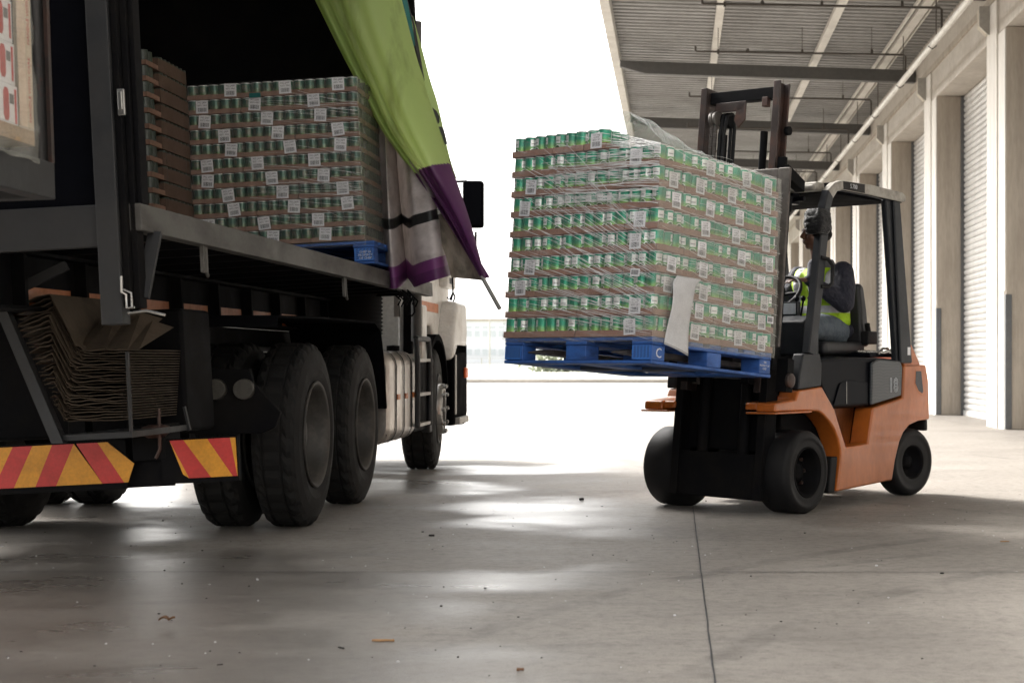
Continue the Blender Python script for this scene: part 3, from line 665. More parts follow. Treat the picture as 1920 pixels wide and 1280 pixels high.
# under-run board with red and yellow chevrons (hung from the frame at the rear)
mb = MB(); mb.box((-2.5, 1.002, -1.15), (-.50, 1.04, -.93)); mb.box((-.34, 1.002, -1.14), (.005, 1.04, -.94)); mb.box((-.50, 1.03, -1.15), (-.3, 1.05, -1.02))
mb.build('underrun_board', 'black_steel', tl)
def plate(x_of, z0, z1, stripes, y, outline):
    mb = MB()
    for (t0, t1, b0, b1, mi) in stripes:
        mb.prism([(x_of(b0), z0), (x_of(b1), z0), (x_of(t1), z1), (x_of(t0), z1)] if t0 != t1 else [(x_of(b0), z0), (x_of(b1), z0), (x_of(t1), z1)], y-.004, y, 'y', mi)
    for x, z in outline: mb.lathe([(0, .005), (.002, .004)], 8, 'z', (0, 0, 0), 2) if False else None
    return mb.build('chevron_plate', ['chev_red', 'chev_yellow'], tl)
xl = lambda z: -1.054+.002385*z/2.667
plate(xl, -1.122, -.938, [(-60, 50, -150, -60, 1), (-170, -60, -260, -150, 0), (50, 150, -60, 45, 0), (150, 250, 45, 155, 1), (250, 360, 155, 260, 0), (360, 360, 260, 495, 1), (372, 480, 495, 605, 0), (480, 530, 605, 625, 1)], 1.0, [])
mb = MB(); mb.prism([(xl(530), -.938), (xl(660), -1.04), (xl(625), -1.122)], .996, 1.0, 'y'); mb.build('chevron_plate', 'chev_yellow', tl)
xr = lambda z: -.303+.002389*(z/2.667-315)
plate(xr, -1.118, -.946, [(845, 915, 935, 1045, 0), (915, 1035, 1045, 1155, 1), (1035, 1150, 1155, 1178, 0), (1150, 1177, 1178, 1179, 1)], 1.0, [])
mb = MB(); mb.prism([(xr(845), -.946), (xr(935), -1.118), (xr(905), -1.10)], .996, 1.0, 'y'); mb.build('chevron_plate', 'chev_yellow', tl)
mb = MB()
mb.box((-.47, 1.0, -1.03), (-.32, 1.2, -.87)); mb.build('underrun_bracket', 'black_steel', tl, .004)
for x in (-1.9, -.75):
    mb = MB(); mb.box((x-.04, 1.08, -1.12), (x+.04, 1.16, -.43)); mb.build('underrun_bracket', 'black_steel', tl, .004)
mb = MB(); mb.lathe([(0, .035), (.02, .06), (.05, .06), (.06, .03)], 20, 'z', (-.36, 1.0, -.93)); mb.tube([(-.33, .97, -.8), (-.33, .96, -.98), (-.35, .96, -1.02)], .008, 6); mb.build('coupling', 'rust_steel', tl)
# rack for bent card sheets
mb = MB(); mb.prism([(-.86, -.30), (-.815, -.30), (-.585, -.918), (-.635, -.918)], .55, .60, 'y'); mb.box((-.60, .57, -.91), (-.30, 1.25, -.885)); mb.bar((-.84, .57, -.30), (-.56, .62, -.17), .03, .04)
mb.box((-.312, .57, -.89), (-.30, .585, -.55)); mb.bar((-.29, 1.24, -.91), (-.31, 1.24, -.80), .01, .02)
mb.build('sheet_rack', 'frame_grey', tl)
mb = MB(); mb.box((-2.1, 1.9, -.47), (-.80, LEN-.3, -.358)); mb.build('gap_fill_box', 'black_steel', tl, .01)  # added dark filler, blocks the sky gap below the main beams
mb = MB(); mb.box((-2.3, 1.30, -.92), (-.32, 1.7, -.34)); mb.build('storage_box', 'black_steel', tl, .02)  # added dark box that hides bright gaps behind the sheet rack

def sheet_profile(t):
    """end profile (x,z) of the bent sheet at stack fraction t (0 bottom, 1 top), trailer coordinates"""
    def L_(a, b_): return a+(b_-a)*t
    return [(L_(-.622, -.80), L_(-.771, -.335)), (L_(-.615, -.634), L_(-.775, -.282)), (L_(-.595, -.534), L_(-.821, -.505)), (L_(-.57, -.50), L_(-.829, -.530)), (L_(-.344, -.311), L_(-.832, -.54))]
def card_sheet(prof, y0, y1, th=.0035, teeth=None, seed=0):
    rr = random.Random(seed); mb = MB(); n = 6
    top = []; bot = []
    pts = []
    for a, b_ in zip(prof[:-1], prof[1:]):
        for k in range(n): pts.append((a[0]+(b_[0]-a[0])*k/n, a[1]+(b_[1]-a[1])*k/n + rr.uniform(-.003, .003)+.003*math.sin(k+seed*1.7)))
    pts.append(prof[-1])
    poly = pts + [(x, z-th) for x, z in pts[::-1]]
    mb.prism(poly, y0+rr.uniform(-.03, .02), y1, 'y')
    if teeth:
        for (xa, xb, zt) in teeth:
            zb = min(p[1] for p in prof)
            mb.add([(xa, y0+.02, zb), (xb, y0+.02, zb), (xa+(xb-xa)*.35, y0+.35, zt)], [(0, 1, 2)]); mb.add([(xb, y0+.02, zb), (xa+(xb-xa)*.35, y0+.35, zt), (xb, y0+.45, zt-.03)], [(0, 1, 2)])
    return mb
for i in range(26):
    t_ = i/25; top = i == 25
    teeth = [(-.56+.05*k, -.47+.05*k, -.36-.012*k+.03*(k % 2)) for k in range(5)] if top else None
    o = card_sheet(sheet_profile(t_), .60, 1.23, teeth=teeth, seed=i).build('card_sheet', 'old_card'); o.matrix_world = MT
    tag(o, ('top bent card sheet with raised peaks, rack under the trailer' if top else 'bent brown card sheet, %s from bottom of the rack under the trailer' % (ORD[i+1] if i < 17 else '%dth' % (i+1))), 'card sheet', 'bent card sheets in the rack')
# ---- side curtain bunched at the front of the opening (world coordinates, parented to the trailer)
MTi = MT.inverted()
def tl_local(mb):
    mb.v = [tuple(MTi @ Vector(p)) for p in mb.v]; return mb
def lerp(a, b_, t_): return tuple(a[i]+(b_[i]-a[i])*t_ for i in range(3))
def cat(pts, n):
    """Catmull-Rom through points, n samples"""
    P_ = [Vector(p) for p in pts]; out = []
    for i in range(n):
        u = i/(n-1)*(len(P_)-1); k = min(int(u), len(P_)-2); t_ = u-k
        p0, p1, p2, p3 = P_[max(k-1, 0)], P_[k], P_[k+1], P_[min(k+2, len(P_)-1)]
        out.append(.5*((2*p1)+(-p0+p2)*t_+(2*p0-5*p1+4*p2-p3)*t_*t_+(-p0+3*p1-3*p2+p3)*t_**3))
    return out
# grey inner folds: top edge gathered, bottom edge spread
btm = [(-2.148, 10.95, 1.603), (-2.076, 10.7, 1.513), (-1.981, 10.4, 1.454), (-1.893, 10.2, 1.43), (-1.852, 10.25, 1.443), (-1.878, 10.6, 1.504), (-1.925, 10.95, 1.553), (-1.848, 10.6, 1.497), (-1.759, 10.25, 1.443), (-1.649, 10, 1.452), (-1.561, 9.95, 1.477), (-1.506, 10.05, 1.504), (-1.507, 10.3, 1.525)]
top = [(-2.194, 10.8, 3.735), (-2.169, 10.75, 3.722), (-2.134, 10.65, 3.697), (-2.105, 10.6, 3.684), (-2.096, 10.65, 3.697), (-2.101, 10.75, 3.722), (-2.119, 10.9, 3.761), (-2.078, 10.75, 3.722), (-2.034, 10.6, 3.684), (-1.993, 10.5, 3.658), (-1.954, 10.45, 3.645), (-1.934, 10.5, 3.658), (-1.923, 10.6, 3.684)]
B_, T_ = cat(btm, 90), cat(top, 90)
rr = random.Random(11); rows = []; NR = 70
for i in range(NR+1):
    t_ = i/NR; row = []
    for j in range(90):
        e = t_**1.15
        p = T_[j].lerp(B_[j], e) + Vector((math.sin(j*.31+t_*3)*.012, math.sin(j*.45+t_*9)*.02, 0))*(1-abs(t_-.5))
        row.append(p)
    rows.append(row)
def fm(i, j):
    t_ = i/NR
    if t_ > .965: return 3
    if t_ > .93: return 2
    if .805 < t_ < .832: return 1
    return 0
mb = MB(); mb.grid(rows, mfun=fm); tl_local(mb).build('curtain_inner_folds', ['tarp_grey', 'tarp_black', 'tarp_violet', 'tarp_purple'], tl)
# dark loops under the folds
mb = MB()
for k in range(14):
    a = k*.9; p = Vector((-1.861, 10.4, 1.413)) + Vector((.035*math.cos(a)+k*.006-.04, .03*math.sin(a*1.3), .02*math.sin(a*2)))
    q = p+Vector((.02, .01, -.07-.02*math.sin(k)))
    mb.tube([p, p.lerp(q, .5)+Vector((.03, 0, 0)), q], .006, 6)
tl_local(mb).build('elastic_cord', 'black_steel', tl)
mb = MB(); mb.tube([(-1.492, 10.2, 1.505), (-1.489, 10.2, 1.405), (-1.51, 10.2, 1.354), (-1.528, 10.2, 1.372)], .006, 6); mb.tube([(-1.489, 10.2, 1.405), (-1.475, 10.2, 1.376), (-1.485, 10.2, 1.344), (-1.5, 10.2, 1.354), (-1.492, 10.2, 1.39)], .006, 6)
mb.tube([(-1.788, 10.4, 1.37), (-1.781, 10.4, 1.278), (-1.799, 10.4, 1.253), (-1.825, 10.4, 1.267)], .007, 6)
tl_local(mb).build('strap_hook', 'black_steel', tl)
# tan patched corner
mb = MB(); rows = []
La = cat([(-1.648, 10.1, 1.854), (-1.584, 10.1, 1.783), (-1.527, 10.1, 1.659), (-1.485, 10.1, 1.499)], 14); Lb = cat([(-1.536, 10.3, 1.98), (-1.406, 10.3, 1.763), (-1.326, 10.3, 1.601), (-1.277, 10.25, 1.486)], 14)
for k in range(13):
    t_ = k/12; rows.append([La[i].lerp(Lb[i], t_)+Vector((0, .012*math.sin(t_*9+i*.5), 0)) for i in range(14)])
mb.grid(rows); tl_local(mb).build('curtain_patch', 'tarp_tan', tl)
# main green sheet with rolled lower-left edge
left = cat([(-2.929, 10.5, 4.321), (-2.487, 10.5, 3.437), (-2.292, 10.45, 3.058), (-2.135, 10.4, 2.775), (-2.008, 10.35, 2.537), (-1.868, 10.3, 2.341), (-1.759, 10.25, 2.209), (-1.521, 10.2, 1.863), (-1.378, 10.2, 1.63), (-1.289, 10.15, 1.488)], 160)
right = cat([(-2.078, 10.3, 4.257), (-1.841, 10.25, 3.378), (-1.754, 10.2, 3.062), (-1.656, 10.15, 2.741), (-1.566, 10.1, 2.474), (-1.488, 10.05, 2.262), (-1.421, 10.05, 2.075), (-1.358, 10.05, 1.884), (-1.301, 10.1, 1.659), (-1.257, 10.12, 1.486)], 160)
rows = []
for i in range(160):
    row = []; t_ = i/159
    wd_ = (right[i]-left[i]).length
    for j in range(37):
        s_ = j/36; p = left[i].lerp(right[i], s_)
        bulge = -.28*math.sin(math.pi*s_)**.8*min(1, wd_/.5)
        fold = .085*math.exp(-((s_-.17)/.045)**2)*min(1, wd_/.3) - .05*math.exp(-((s_-.08)/.05)**2) + .05*math.exp(-((s_-.30-.1*t_)/.04)**2)*min(1, wd_/.3) + .03*math.exp(-((s_-.55+.1*t_)/.07)**2)
        crk = .016*math.sin(s_*22+t_*14)*math.exp(-((s_-.2)/.2)**2)*(.4+t_) + .006*math.sin(t_*60+s_*9)*math.exp(-((s_-.12)/.1)**2)
        row.append(p+Vector((0, bulge+fold+crk, 0)))
    # roll the left edge back
    e = row[0]; row = [e+Vector((.045, .07, .02)), e+Vector((.015, .05, .01))]+row
    rows.append(row)
def gm(i, j):
    return 1 if i/159 > .676-.118*max(0, j-2)/36 else 0
mb = MB(); mb.grid(rows, mfun=gm); tl_local(mb).build('curtain_sheet', ['tarp_green', 'tarp_purple'], tl)
# second layer behind: teal, dark and lime strips with parts of big black letters
def strip(la, lb, mt, name, off=0.0, n=30):
    A, B2 = cat(la, n), cat(lb, n); mb = MB(); rows = [[A[i].lerp(B2[i], k/4)+Vector((0, off-.02*math.sin(math.pi*k/4), 0)) for k in range(5)] for i in range(n)]
    mb.grid(rows); return tl_local(mb).build(name, mt, tl)
strip([(-2.175, 10.42, 4.295), (-1.993, 10.42, 3.418), (-1.898, 10.4, 3.103), (-1.843, 10.4, 3.012)], [(-2.022, 10.42, 4.295), (-1.835, 10.42, 3.418), (-1.795, 10.4, 3.231), (-1.777, 10.4, 3.103)], 'tarp_teal', 'curtain_stripe')
strip([(-2.029, 10.44, 4.302), (-1.843, 10.44, 3.423), (-1.795, 10.42, 3.235), (-1.788, 10.42, 3.089), (-1.711, 10.4, 2.858)], [(-2.022, 10.44, 4.302), (-1.835, 10.44, 3.423), (-1.792, 10.42, 3.29), (-1.751, 10.42, 3.071), (-1.711, 10.4, 2.858)], 'tarp_black', 'curtain_stripe')
strip([(-1.897, 10.5, 3.326), (-1.839, 10.48, 3.083), (-1.797, 10.45, 2.875), (-1.755, 10.42, 2.687), (-1.642, 10.4, 2.373), (-1.551, 10.4, 2.209)], [(-1.809, 10.5, 3.326), (-1.739, 10.48, 3.083), (-1.683, 10.45, 2.882), (-1.62, 10.42, 2.687), (-1.544, 10.4, 2.355), (-1.492, 10.4, 2.191)], 'tarp_lime', 'curtain_stripe', -.0)
mb = MB()
for pl in ([(-1.657, 10.38, 2.676), (-1.628, 10.38, 2.651), (-1.606, 10.38, 2.611), (-1.606, 10.38, 2.578), (-1.617, 10.38, 2.56)], [(-1.613, 10.38, 2.542), (-1.592, 10.38, 2.545), (-1.577, 10.38, 2.527), (-1.552, 10.38, 2.425), (-1.57, 10.38, 2.421)], [(-1.543, 10.37, 2.318), (-1.532, 10.37, 2.318), (-1.525, 10.37, 2.278)]):
    mb.add(pl, [tuple(range(len(pl)))])
tl_local(mb).build('curtain_lettering', 'tarp_black', tl)
mb = MB(); mb.tube([(-1.285, 10.12, 1.507), (-1.157, 10.05, 1.289)], .014, 10); tl_local(mb).build('curtain_pole', 'galv', tl)

# ================================================================ TRAILER BEHIND (nearer the camera, at the left edge)
MR = T((-2.0, 4.9, 1.585)) @ Rm(R(-1.0), 'Z') @ Rm(R(-2.0), 'Y')
tr2 = thing('trailer', 'dark trailer at the left edge carrying white packs, its curtain bundled', 'trailer', mx=MR)
mb = MB(); mb.box((-.06, -6, -.118), (0, 0, 0)); mb.box((-2.5, -6, -.118), (-2.44, 0, 0)); mb.box((-2.44, -.06, -.118), (-.06, 0, 0)); mb.build('deck_rail', 'frame_grey', tr2, .004)
mb = MB(); mb.box((-2.44, -6, -.04), (-.062, -.062, -.004)); mb.build('deck', 'black_steel', tr2)
mb = MB(); mb.box((-2.5, -.05, 0), (-.2, 0, 2.7)); mb.build('front_bulkhead', 'black_steel', tr2)
rows = []
for i in range(40):
    z = .005+i*2.69/39; rows.append([(-.22+.205*(k/24)+.0, -.30+.29*(k/24)+.016*math.sin(k*1.9+z*1.3), z) for k in range(25)])
mb = MB(); mb.grid(rows); mb.build('bunched_curtain', 'dark_mesh_curtain', tr2)
mb = MB(); mb.box((-.012, -.02, 0), (0, .0, 2.7)); mb.build('corner_post', 'rust_steel', tr2)

# ================================================================ PALLETS
def pallet(name, label, mx, wx, wy, h=.144):
    """block pallet; x along the short face (0..wx), y into depth (0..wy)"""
    p = thing(name, label, 'pallet', mx=mx, group='blue wooden pallets')
    tb, bb_, st = .019, .019, .022
    n = 7; bw = .115
    for i in range(n):                                 # top boards run across x
        yy = (wy-bw)*i/(n-1); mb = MB(); mb.box((0, yy, h-tb), (wx, yy+bw, h)); mb.build('top_board', 'blue_paint', p, .003)
    xs = [(0, .14), (wx/2-.075, wx/2+.075), (wx-.14, wx)]; ys = [(0, .12), (wy/2-.07, wy/2+.07), (wy-.12, wy)]
    for x0, x1 in xs:                                  # stringer boards below the top run along y
        mb = MB(); mb.box((x0, .002, h-tb-st), (x1, wy-.002, h-tb-.001)); mb.build('stringer_board', 'blue_paint', p, .003)
    for i, (x0, x1) in enumerate(xs):
        for j, (y0, y1) in enumerate(ys):
            mb = MB(); mb.box((x0+.003, y0+.003, bb_), (x1-.003, y1-.003, h-tb-st-.001)); blk = mb.build('block', 'blue_paint', p, .005)
            if j == 0 and i != 1:                      # perforated plastic end plates
                mb = MB(); z0, z1 = bb_+.004, h-tb-st-.005; mb.box((x0+.008, y0-.004, z0), (x1-.012, y0+.002, z1))
                for a in range(6):
                    for c_ in range(5):
                        xx = x0+.02+c_*(x1-x0-.045)/4.2; zz = z0+.010+a*(z1-z0-.02)/5.2
                        mb.prism([(xx, zz), (xx+.014, zz+.004), (xx+.014, zz+.0085), (xx, zz+.0045)], y0-.0048, y0-.004, 'y', 1)
                mb.build('end_plate', ['blue_plastic', 'speck_dark'], blk)
    for i, (y0, y1) in enumerate(ys):                  # bottom deck boards
        mb = MB(); mb.box((.14, y0, 0), (wx-.14, y1, bb_-.001)); mb.build('bottom_board', 'pallet_under' if i == 1 else 'blue_paint', p, .004)
    for x0, x1 in xs:
        mb = MB(); mb.box((x0, 0, 0), (x1, wy, bb_-.001)) if x0 != xs[1][0] else mb.box((x0, .123, .0), (x1, wy-.123, bb_-.002)); mb.build('bottom_board', 'blue_paint', p, .004)
    return p

# ================================================================ CANS, TRAYS, LABELS
def can_mesh(name, r, h, m_):
    n = 28; me = bpy.data.meshes.new(name)
    prof = [(0, 0), (0, r*.93), (.0025, r), (.006, r*.985), (h-.006, r*.985), (h-.0025, r), (h, r*.985), (h-.0005, r*.94), (h-.005, r*.93), (h-.005, 0)]
    vs = [(rr*math.cos(2*math.pi*k/n), rr*math.sin(2*math.pi*k/n), z) for z, rr in prof for k in range(n)]
    fs = [(i*n+k, i*n+(k+1) % n, (i+1)*n+(k+1) % n, (i+1)*n+k) for i in range(len(prof)-1) for k in range(n)]
    me.from_pydata(vs, [], fs); uvl = me.uv_layers.new(name='UVMap')
    for p in me.polygons:
        i, k = divmod(p.index, n); p.use_smooth = True
        for li, vi in zip(p.loop_indices, p.vertices):
            ii, kk = divmod(vi, n); kk = n if (k == n-1 and kk == 0) else kk
            v = {0: 1.0, 1: .01, 2: .01, 3: .04, 4: .96, 5: 1, 6: 1, 7: 1, 8: 1, 9: 1}[ii]
            uvl.data[li].uv = (kk/n, v)
    me.materials.append(M[m_]); return me
CAN = can_mesh('food_can', .0378, .109, 'can_print')
JAM = can_mesh('jam_can', .0345, .091, 'jam_print')
def tray_mesh(lx, ly, wall=.034, seed=0, th=.0025, m_='cardboard'):
    """open tray, x 0..lx, y 0..ly, walls slightly bowed and nicked"""
    rr = random.Random(seed); mb = MB()
    mb.box((0, 0, 0), (lx, ly, th))
    def side(p, q):
        n = 10; d = Vector(q)-Vector(p); nr = Vector((d.y, -d.x, 0)).normalized(); out, inn = [], []
        for i in range(n+1):
            t_ = i/n; c = Vector(p)+d*t_; bow = .0035*math.sin(math.pi*t_)+rr.uniform(-.0008, .0008); hz = wall+rr.uniform(-.0012, .0012)
            out.append((c+nr*bow, hz)); 
        rows = [[(c.x, c.y, 0.0004) for c, h in out], [(c.x, c.y, h) for c, h in out], [(c.x-nr.x*th, c.y-nr.y*th, h) for c, h in out], [(c.x-nr.x*th, c.y-nr.y*th, th) for c, h in out]]
        mb.grid(rows, smooth=False)
    side((0, 0, 0), (lx, 0, 0)); side((lx, 0, 0), (lx, ly, 0)); side((lx, ly, 0), (0, ly, 0)); side((0, ly, 0), (0, 0, 0))
    return mb.mesh('cardboard_tray', [m_])
def label_mesh(lines, seed, w=.080, h=.084):
    rr = random.Random(seed); mb = MB()
    mb.box((-w/2, -.0006, -h/2), (w/2, 0, h/2))
    f = Rm(R(90), 'X')
    for txt, sz, z in lines: mb.text(txt, sz, T((0, -.0009, z)) @ f, 1, depth=.0001)
    x = -w/2+.012
    while x < w/2-.014:
        b_ = rr.choice((.0012, .0018, .0028)); mb.box((x, -.001, -h/2+.010), (x+b_, -.0007, -h/2+.036), 1); x += b_+rr.choice((.0014, .002, .0026))
    mb.text('6 001234 567890' if False else '', .006, T((0, -.0009, -h/2+.005)) @ f, 1) if False else None
    return mb.mesh('barcode_label', ['white_label', 'ink'])
GREEN_LAB = [label_mesh([('12 X 410g', .0115, .031), ('IN BRINE', .0105, .0185), ('6377 SP', .0150, .0045)], s) for s in (1, 2)]
JAM_LAB = [label_mesh([('FIG JAM', .0165, .027), ('4371 MH', .0160, .0085)], s) for s in (3, 4)]
def put(me, name, mx, label=None, cat=None, group=None, parent=None, plabel=None):
    o = bpy.data.objects.new(name, me); COL.objects.link(o)
    if parent is not None: o.parent = parent; o.matrix_local = mx
    else: o.matrix_world = mx
    if cat: tag(o, label, cat, group)
    return o

# ---------------------------------------------------------------- load on the forklift
TH = R(37)
FORK = T((.375, 9.713, 0)) @ Rm(-TH, 'Z')                 # forklift frame: x to its near side, y backwards, z up
TILT = R(-4.3)
ML = FORK @ T((-.46, -1.66, .933)) @ Rm(TILT, 'X')         # load frame: pallet bottom, front corner
PW, PD = 1.09, 1.17
pl = pallet('pallet', 'blue wooden pallet with a pale letter C, raised on the forklift forks', ML @ T((.012, .012, 0)), PW-.024, PD-.024)
blk = [c for c in pl.children if c.name.startswith('block')]
mb = MB(); mb.text('C', .075, T((PW-.024-.0018, .062, .058)) @ Rm(R(90), 'Z') @ Rm(R(90), 'X'), 0); mb.build('painted_letter', 'white_ink', pl)
mb = MB()
for t_, z in (('- SSA', .086), ('PROPERTY OF', .066), ('CHEP', .048)): mb.text(t_, .016, T((PW-.024-.0018, PD-.09, z)) @ Rm(R(90), 'Z') @ Rm(R(90), 'X'), 0)
mb.build('stencil_text', 'white_ink', pl)
ZP, CP = .146, .0772                                        # first layer height, can spacing
ncx, ncy, NL, LH = 14, 15, 10, .115
OX, OY = (PW-ncx*CP)/2, (PD-ncy*CP)/2
inner = MB()
tmesh = {}
def tray_for(a, b_, seed):
    k = (a, b_, seed % 4)
    if k not in tmesh: tmesh[k] = tray_mesh(a*CP-.003, b_*CP-.003, seed=hash(k) % 99)
    return tmesh[k]
fill_pts = []
for L in range(NL):
    rr = random.Random(100+L); z = ZP+L*LH; jx, jy = rr.uniform(-.006, .006), rr.uniform(-.005, .005)
    frontsplit = [4, 3, 4, 3] if L % 2 else [3, 4, 3, 4]
    sidesplit = [4, 4, 4, 4] if L % 2 else [3, 4, 4, 5]
    full = L < NL-1
    if not full: frontsplit = [4, 3, 2]                      # the top layer is short of its near corner
    # front row of trays
    trays = []; cx = 0
    for i, a in enumerate(frontsplit): trays.append(('f', cx, 0, a, 3, i)); cx += a
    if full:
        cy = 3; 
        for i, b_ in enumerate([4, 4, 4] if L % 2 else [5, 4, 3]): trays.append(('s', ncx-3, cy, 3, b_, i+1)); cy += b_
    nf = len(frontsplit)
    for kind, x0, y0, a, b_, i in trays:
        if kind == 'f':
            pos = 'at the near corner' if i == nf-1 and full else 'left side of lifted load, %s from near corner' % ORD[nf-i]
        else: pos = 'right side of lifted load, %s from near corner' % ORD[i+1]
        lab = 'brown can tray, %s layer up, %s' % (ORD[L+1], pos) if 'lifted' in pos else 'brown can tray at the near corner of the lifted load, %s layer up' % ORD[L+1]
        mt = ML @ T((OX+x0*CP+jx+rr.uniform(-.003, .003), OY+y0*CP+jy+rr.uniform(-.003, .003), z)) @ Rm(R(rr.uniform(-.35, .35)), 'Z')
        tr = put(tray_for(a, b_, rr.randrange(4)), 'cardboard_tray', mt, lab, 'tray', 'cardboard trays of the lifted load')
        # labels: on some trays of each side
        def lab_on(side):
            jit = Rm(R(rr.uniform(-5, 5)), 'Y')
            if side == 'f': m_ = T((a*CP*rr.uniform(.45, .6), -.006, .050+rr.uniform(-.006, .006))) @ jit
            else: m_ = T((a*CP+.004, b_*CP*rr.uniform(.35, .6), .050+rr.uniform(-.006, .006))) @ Rm(R(90), 'Z') @ jit
            put(GREEN_LAB[rr.randrange(2)], 'barcode_label', m_, parent=tr)
        if kind == 'f' and ((L // 2 % 2 == 0 and i == nf-1) or (L // 2 % 2 == 1 and i == 0) or (L == NL-1 and i == 9) or (L == 6 and i == 0)): lab_on('f')
        if kind == 's' or i == nf-1 and full:
            if kind == 's' or (L // 2) % 2 == 1: lab_on('s')
        # cans standing in the tray
        mult = .97+rr.random()*.03
        for cxx in range(a):
            for cyy in range(b_):
                gx, gy = x0+cxx, y0+cyy
                front, side = gy == 0, (gx == ncx-1 and full)
                m_ = mt @ T(((cxx+.5)*CP-.0015+rr.uniform(-.001, .001), (cyy+.5)*CP-.0015+rr.uniform(-.001, .001), .0026)) @ Rm(rr.uniform(0, 6.28), 'Z')
                if front or side:
                    if front and side: w_ = 'near corner of lifted load'
                    elif front: w_ = 'left side of lifted load, %s from near corner' % ORD[ncx-gx]
                    else: w_ = 'right side of lifted load, %s from near corner' % ORD[gy+1]
                    put(CAN, 'food_can', m_, 'green can, %s layer up, %s' % (ORD[L+1], w_), 'can', 'green food cans on the lifted load')
                elif gy <= 2 or gx >= ncx-3:
                    fill_pts.append(m_)
if not full or True:
    pass
# second and third rows behind the outer cans
n_ = 14
for m_ in fill_pts:
    vs = [m_ @ Vector((.037*math.cos(2*math.pi*k/n_), .037*math.sin(2*math.pi*k/n_), z)) for z in (0, .109) for k in range(n_)]
    inner.add(vs, [(k, (k+1) % n_, n_+(k+1) % n_, n_+k) for k in range(n_)] + [tuple(range(n_, 2*n_))], 0, False)
mm, bb = newmat('can_inner'); bb.b.inputs['Base Color'].default_value = (.03, .22, .11, 1); bb.b.inputs['Roughness'].default_value = .35; M['can_inner'] = mm
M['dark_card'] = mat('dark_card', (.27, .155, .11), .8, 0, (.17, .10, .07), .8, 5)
M['can_shade'] = mat('can_shade', (.025, .04, .03), .35, 0, (.05, .04, .03), .7, 14)  # darker can copy, shade inside the trailer stacks put into the colour
o = setting(inner.build('food_cans', 'can_inner'), 'stuff'); o['label'] = 'rows of green cans standing behind the outer cans of the lifted load'
# card slip sheet on top
# stretch film
def film_side(path, z0, z1, mats, name, z_fun=None, amp=.006, nz=60, seed=1):
    """film hung around a path of (x, y, normal) points in the load frame"""
    rr = random.Random(seed); mb = MB(); rows = []; uvs = []
    dist = [0]
    for a, b_ in zip(path[:-1], path[1:]): dist.append(dist[-1]+math.hypot(b_[0]-a[0], b_[1]-a[1]))
    ph = [rr.uniform(0, 6.28) for _ in range(8)]
    for i in range(nz+1):
        v = i/nz; row = []
        for j, (x, y, nx, ny) in enumerate(path):
            z = z0+(z1(x, y)-z0)*v if callable(z1) else z0+(z1-z0)*v
            lay = ((z-ZP) % LH)/LH
            pinch = .0035*(1 if lay < .3 else math.cos((lay-.3)/.7*2*math.pi)*.5-.2)
            u = dist[j]
            wr = amp*.5*(math.sin(u*37+z*61+ph[0])*.4+math.sin(u*90-z*33+ph[1])*.25+math.sin(z*150+u*20+ph[2])*.3)
            o_ = .007+pinch+wr*.5
            row.append((x+nx*o_, y+ny*o_, z)); uvs.append((u, z))
        rows.append(row)
    nc = len(path)
    side_of = lambda i, j: 0 if dist[j] < film_side.split else 1
    mb.grid(rows, mfun=side_of)
    o = mb.build(name, mats); uvl = o.data.uv_layers.new(name='UVMap')
    for p in o.data.polygons:
        for li, vi in zip(p.loop_indices, p.vertices): uvl.data[li].uv = uvs[vi]
    return o
pth = []
x0, x1, y0, y1 = .004, PW-.002, .004, PD-.006
NJ = 60
for k in range(12): pth.append((x0, y1-(y1-y0)*k/12, -1, 0))
for k in range(NJ): pth.append((x0+(x1-x0)*k/NJ, y0, 0, -1))
for k in range(5): a = R(-90+k*22.5); pth.append((x1, y0, math.cos(a), math.sin(a)))
for k in range(1, NJ+1): pth.append((x1, y0+(y1-y0)*k/NJ, 1, 0))
film_side.split = (y1-y0)+(x1-x0)
def top_z(x, y):
    base = ZP+LH*(NL-1)-.004
    if y < .3 and x < PW-.38: base += LH*.98
    elif y < .3: base += LH*.98*max(0, 1-(x-(PW-.38))/.36)
    return base
sf = film_side(pth, ZP-.03, top_z, ['film_clear', 'film_milky'], 'stretch_film'); sf.matrix_world = ML
tag(sf, 'clear streaky stretch film wrapped round the lifted pallet of green cans', 'plastic film')
# loose film over the top
mb = MB(); rows = []; uvs = []
for i in range(41):
    s_ = i/40; row = []
    for j in range(31):
        t_ = j/30; x = .04+(PW-.045)*s_; y = .02+(PD-.03)*t_
        base = ZP+LH*(NL-1)
        lump = LH if x < PW-.33 and y < .3 else 0
        edge = min(1, max(0, (x-(PW-.40))/.38))
        hill = .115*(math.exp(-((x-.83)/.20)**2)) * math.exp(-((y-.08)/.34)**2)
        z = base + (LH*(1-edge)*math.exp(-(max(0, y-.3)/.12)**2) if True else lump)*.98 + hill + .006*math.sin(x*40+y*23)+.005*math.sin(y*60-x*9) + .002
        z = max(z, base+.006+.004*math.sin(x*70)*math.sin(y*50)) if s_ < .999 else base+.0
        row.append((x, y, z)); uvs.append((x, y))
    rows.append(row)
mb.grid(rows); tf = mb.build('film_top', 'film_top', sf); uvl = tf.data.uv_layers.new(name='UVMap')
for p in tf.data.polygons:
    for li, vi in zip(p.loop_indices, p.vertices): uvl.data[li].uv = uvs[vi]
